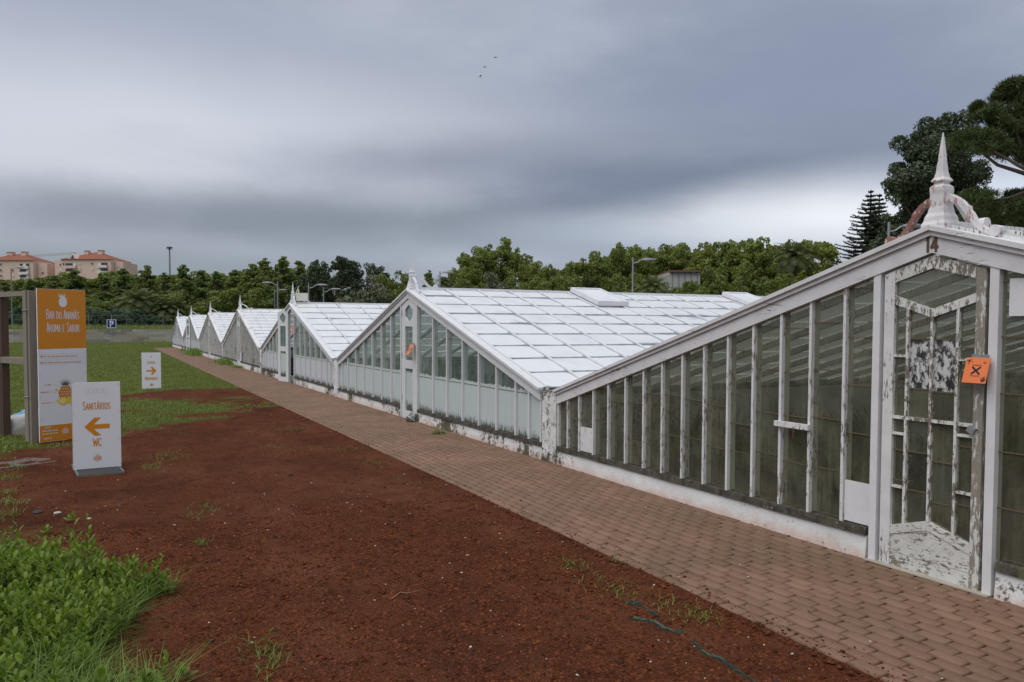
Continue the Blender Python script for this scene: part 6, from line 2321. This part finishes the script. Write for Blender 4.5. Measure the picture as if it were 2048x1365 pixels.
def block(name, label, x0, x1, eave, wing_l, wing_r, ridge, peak_x, bal, gableo, chimneys, win):
    """apartment block described by its facade in photo pixels at the distance DB"""
    sc = DB / F_PX
    r = RT.copy()
    r.z = 0
    r.normalize()
    f = Vector((FW.x, FW.y, 0)).normalized()

    def q(px, py, d=0.0):
        b = at(px, py, DB)
        return b + f * d
    root_ = empty(name, Vector((q(x0, 560).x, q(x0, 560).y, 0)), label, 'building')

    def slab(px0, px1, top, d0, d1):
        a, b = q(px0, top, d0), q(px1, top, d0)
        a.z = b.z = 0
        zt_ = q((px0 + px1) / 2, top, d0).z
        return MB().hexa([a, b, b + f * (d1 - d0), a + f * (d1 - d0)] + [p_ + Vector((0, 0, zt_)) for p_ in (a, b, b + f * (d1 - d0), a + f * (d1 - d0))])
    part('wall', slab(x0, x1, eave, 0, 16), M['pink'], root_)
    for (a, b, t) in (wing_l, wing_r):
        if b > a:
            part('wing', slab(a, b, t, 2.5, 14), M['pink'], root_)
    a, b = q(x0 - 1, eave, -0.6), q(x1 + 1, eave, -0.6)
    c_, d_ = b + f * 17, a + f * 17
    pk = q(peak_x, ridge, 8)
    pk2 = pk + r * 0.8
    mb = MB()
    for fc in ((a, b, pk2, pk), (b, c_, pk2), (c_, d_, pk, pk2), (d_, a, pk), (a, d_, c_, b)):
        mb.face(list(fc))
    rf2 = part('roof', mb, M['rooftile'], root_)
    for cx0, cx1, ct, cb in chimneys:
        part('chimney', MB().hexa([q(cx0, cb, 5), q(cx1, cb, 5), q(cx1, cb, 7), q(cx0, cb, 7), q(cx0, ct, 5), q(cx1, ct, 5), q(cx1, ct, 7), q(cx0, ct, 7)]), M['pink'], rf2)
        part('chimney_cap', MB().hexa([q(cx0 - .4, ct - .1, 4.7), q(cx1 + .4, ct - .1, 4.7), q(cx1 + .4, ct - .1, 7.3), q(cx0 - .4, ct - .1, 7.3), q(cx0 - .4, ct - .8, 4.7), q(cx1 + .4, ct - .8, 4.7), q(cx1 + .4, ct - .8, 7.3), q(cx0 - .4, ct - .8, 7.3)]), M['pink'], rf2)
    if gableo:
        gx0, gx1, gy0, gpk = gableo
        g_ = part('gable', MB().prism([q(gx0, gy0, -0.7), q(gx1, gy0, -0.7), q((gx0 + gx1) / 2, gpk, -0.7)], f * 6), M['pink'], root_)
        m0 = (gx0 + gx1) / 2
        part('attic_window', MB().prism([q(m0 - 3.6, gy0 - 1, -0.8), q(m0 + 3.6, gy0 - 1, -0.8), q(m0, gpk + 2.4, -0.8)], f * 0.05), M['pane_dark'], g_)
    for bx0, bx1, ys_, wh in bal:
        for y in ys_:
            d2 = part('balcony', MB().hexa([q(bx0, y + 5.2, -0.9), q(bx1, y + 5.2, -0.9), q(bx1, y + 5.2, -0.05), q(bx0, y + 5.2, -0.05), q(bx0, y, -0.9), q(bx1, y, -0.9), q(bx1, y, -0.05), q(bx0, y, -0.05)]), M['pane_white' if wh else 'pink'], root_)
            for k in range(3):
                w0 = bx0 + (bx1 - bx0) * k / 3 + 0.3
                w1 = bx0 + (bx1 - bx0) * (k + 1) / 3 - 0.3
                part('pane', MB().hexa([q(w0, y - 0.2, -0.10), q(w1, y - 0.2, -0.10), q(w1, y - 0.2, -0.04), q(w0, y - 0.2, -0.04), q(w0, y - 5, -0.10), q(w1, y - 5, -0.10), q(w1, y - 5, -0.04), q(w0, y - 5, -0.04)]), M['pane_dark' if (k + int(y)) % 3 else 'pane_white'], d2)
    for wx, wy, dk, d0 in win:
        wn = part('window', MB().hexa([q(wx - 1.7, wy + 2.2, d0 - 0.08), q(wx + 1.7, wy + 2.2, d0 - 0.08), q(wx + 1.7, wy + 2.2, d0 - 0.03), q(wx - 1.7, wy + 2.2, d0 - 0.03), q(wx - 1.7, wy - 2.2, d0 - 0.08), q(wx + 1.7, wy - 2.2, d0 - 0.08), q(wx + 1.7, wy - 2.2, d0 - 0.03), q(wx - 1.7, wy - 2.2, d0 - 0.03)]), M['pane_white'], root_)
        if dk:
            part('pane', MB().hexa([q(wx - 1.3, wy + 1.8, d0 - 0.14), q(wx + 1.3, wy + 1.8, d0 - 0.14), q(wx + 1.3, wy + 1.8, d0 - 0.09), q(wx - 1.3, wy + 1.8, d0 - 0.09), q(wx - 1.3, wy - 1.8, d0 - 0.14), q(wx + 1.3, wy - 1.8, d0 - 0.14), q(wx + 1.3, wy - 1.8, d0 - 0.09), q(wx - 1.3, wy - 1.8, d0 - 0.09)]), M['pane_dark'], wn)


block('apartment_block', 'pink apartment block with an orange hipped roof and a small gable over its balconies', 122, 222, 519, (102, 121.5, 519), (222.5, 240, 524), 500.5, 172, 
      [(131, 153, (532, 544, 556), False), (196, 215, (531, 543, 555), True)], (137, 157, 518.5, 508.5), [(153.5, 162, 499.5, 507), (181.5, 190.5, 498.5, 511)],
      [(113.5, 528.5, True, 2.5), (113.5, 539, False, 2.5), (113.5, 549.5, True, 2.5), (127, 528.5, True, 0), (159.5, 528, False, 0), (159.5, 538, False, 0), (184.5, 527.5, True, 0), (184.5, 538, False, 0), (228, 531, False, 2.5), (228, 543, True, 2.5)])
block('apartment_block', 'pink apartment block with orange hipped roof behind the lamp and timber frame', -40, 66, 521, (-60, -41, 521), (66.5, 86.5, 526), 503.5, 18,
      [(39.5, 58.5, (533, 544.5, 556), True)], None, [(25.5, 35, 501.5, 513), (-4, 8, 502.5, 509)],
      [(2, 529, True, 0), (2, 541, True, 0), (2, 552, True, 0), (25.5, 529, False, 0), (25.5, 541, True, 0), (25.5, 552, False, 0), (72.5, 533, False, 2.5), (72.5, 544, False, 2.5), (78, 545, True, 2.5)])
# crane jib seen between the blocks
cr = empty('tower_crane', at(95, 600, 420), 'pale lattice crane jib crossing the sky between the apartment blocks', 'crane')
cr.location.z = 0
cr['org'] = tuple(cr.location)
a, b = at(44, 515, 420), at(150, 508.5, 420)
up1 = Vector((0, 0, 0.9))
M['crane'] = plain('pale_crane_paint', (0.45, 0.43, 0.38), 0.6)
mb = MB()
mb.tube([a, b], 0.13, 5)
mb.tube([a + up1, b + up1], 0.13, 5)
for k in range(26):
    t0, t1 = k / 26, (k + 1) / 26
    mb.tube([a.lerp(b, t0), a.lerp(b, (t0 + t1) / 2) + up1, a.lerp(b, t1)], 0.07, 4)
part('jib', mb, M['crane'], cr)
m0 = b + Vector((0, 0, 0))
part('mast', MB().tube([(m0.x, m0.y, 0), m0 + up1], 0.5, 4), M['crane'], cr)
# flat grey shed behind the shrubs
a, b = at(1338, 562, 74), at(1400, 562, 74)
zt_ = at(1370, 545, 74).z
f = Vector((FW.x, FW.y, 0)).normalized()
a.z = b.z = 0
sh = empty('flat_shed', a, 'flat-roofed pale grey shed between the palm and the shrubs', 'building')
part('wall', MB().prism([a, b, b + Vector((0, 0, zt_)), a + Vector((0, 0, zt_))], f * 6), plain('grey_cladding', (0.42, 0.42, 0.39), 0.7), sh)
part('roof', MB().prism([a + Vector((0, 0, zt_)) - f * 0.3, b + Vector((0, 0, zt_)) - f * 0.3, b + Vector((0, 0, zt_ + 0.18)) - f * 0.3, a + Vector((0, 0, zt_ + 0.18)) - f * 0.3], f * 6.5), M['rust'], sh)
for k in range(5):
    q = a.lerp(b, (k + 0.5) / 5)
    part('batten', MB().prism([q - f * 0.04, q + (b - a).normalized() * 0.06 - f * 0.04, q + (b - a).normalized() * 0.06 - f * 0.04 + Vector((0, 0, zt_ - 0.02)), q - f * 0.04 + Vector((0, 0, zt_ - 0.02))], f * 0.035), M['pole'], sh)


def bird(px, py, depth, bank, label):
    c_ = at(px, py, depth)
    root_ = empty('bird', c_, label, 'bird')
    r = RT
    u2 = UP
    s = 0.16
    body = MB().tube([c_ + FW * -0.10 * 1.0, c_ + FW * -0.04, c_ + FW * 0.05, c_ + FW * 0.14], [0.012, 0.038, 0.034, 0.008], 7)
    part('body', body, M['bird'], root_, True)
    for sg in (-1, 1):
        tip = c_ + r * sg * s * math.cos(bank * sg + 0.1) + u2 * s * math.sin(bank * sg + 0.1) * 0.6 + FW * 0.05
        part('wing', MB().prism([c_ + FW * -0.05, c_ + FW * 0.06, tip + FW * 0.02, tip - FW * 0.02], u2 * 0.008), M['bird'], root_)
    if bank > 0.3:
        part('tail', MB().prism([c_ + r * -0.02, c_ + r * 0.02, c_ - u2 * 0.2 - r * 0.03, c_ - u2 * 0.2 - r * 0.06], FW * 0.01), M['bird'], root_)


bird(991, 115, 62, 0.05, 'highest of the three small birds, gliding with level wings under the clouds')
bird(969.5, 134.5, 64, 0.0, 'middle bird of the three, gliding with thin level wings')
bird(961, 152, 60, 0.5, 'lowest of the three birds, wings spread and tail showing')
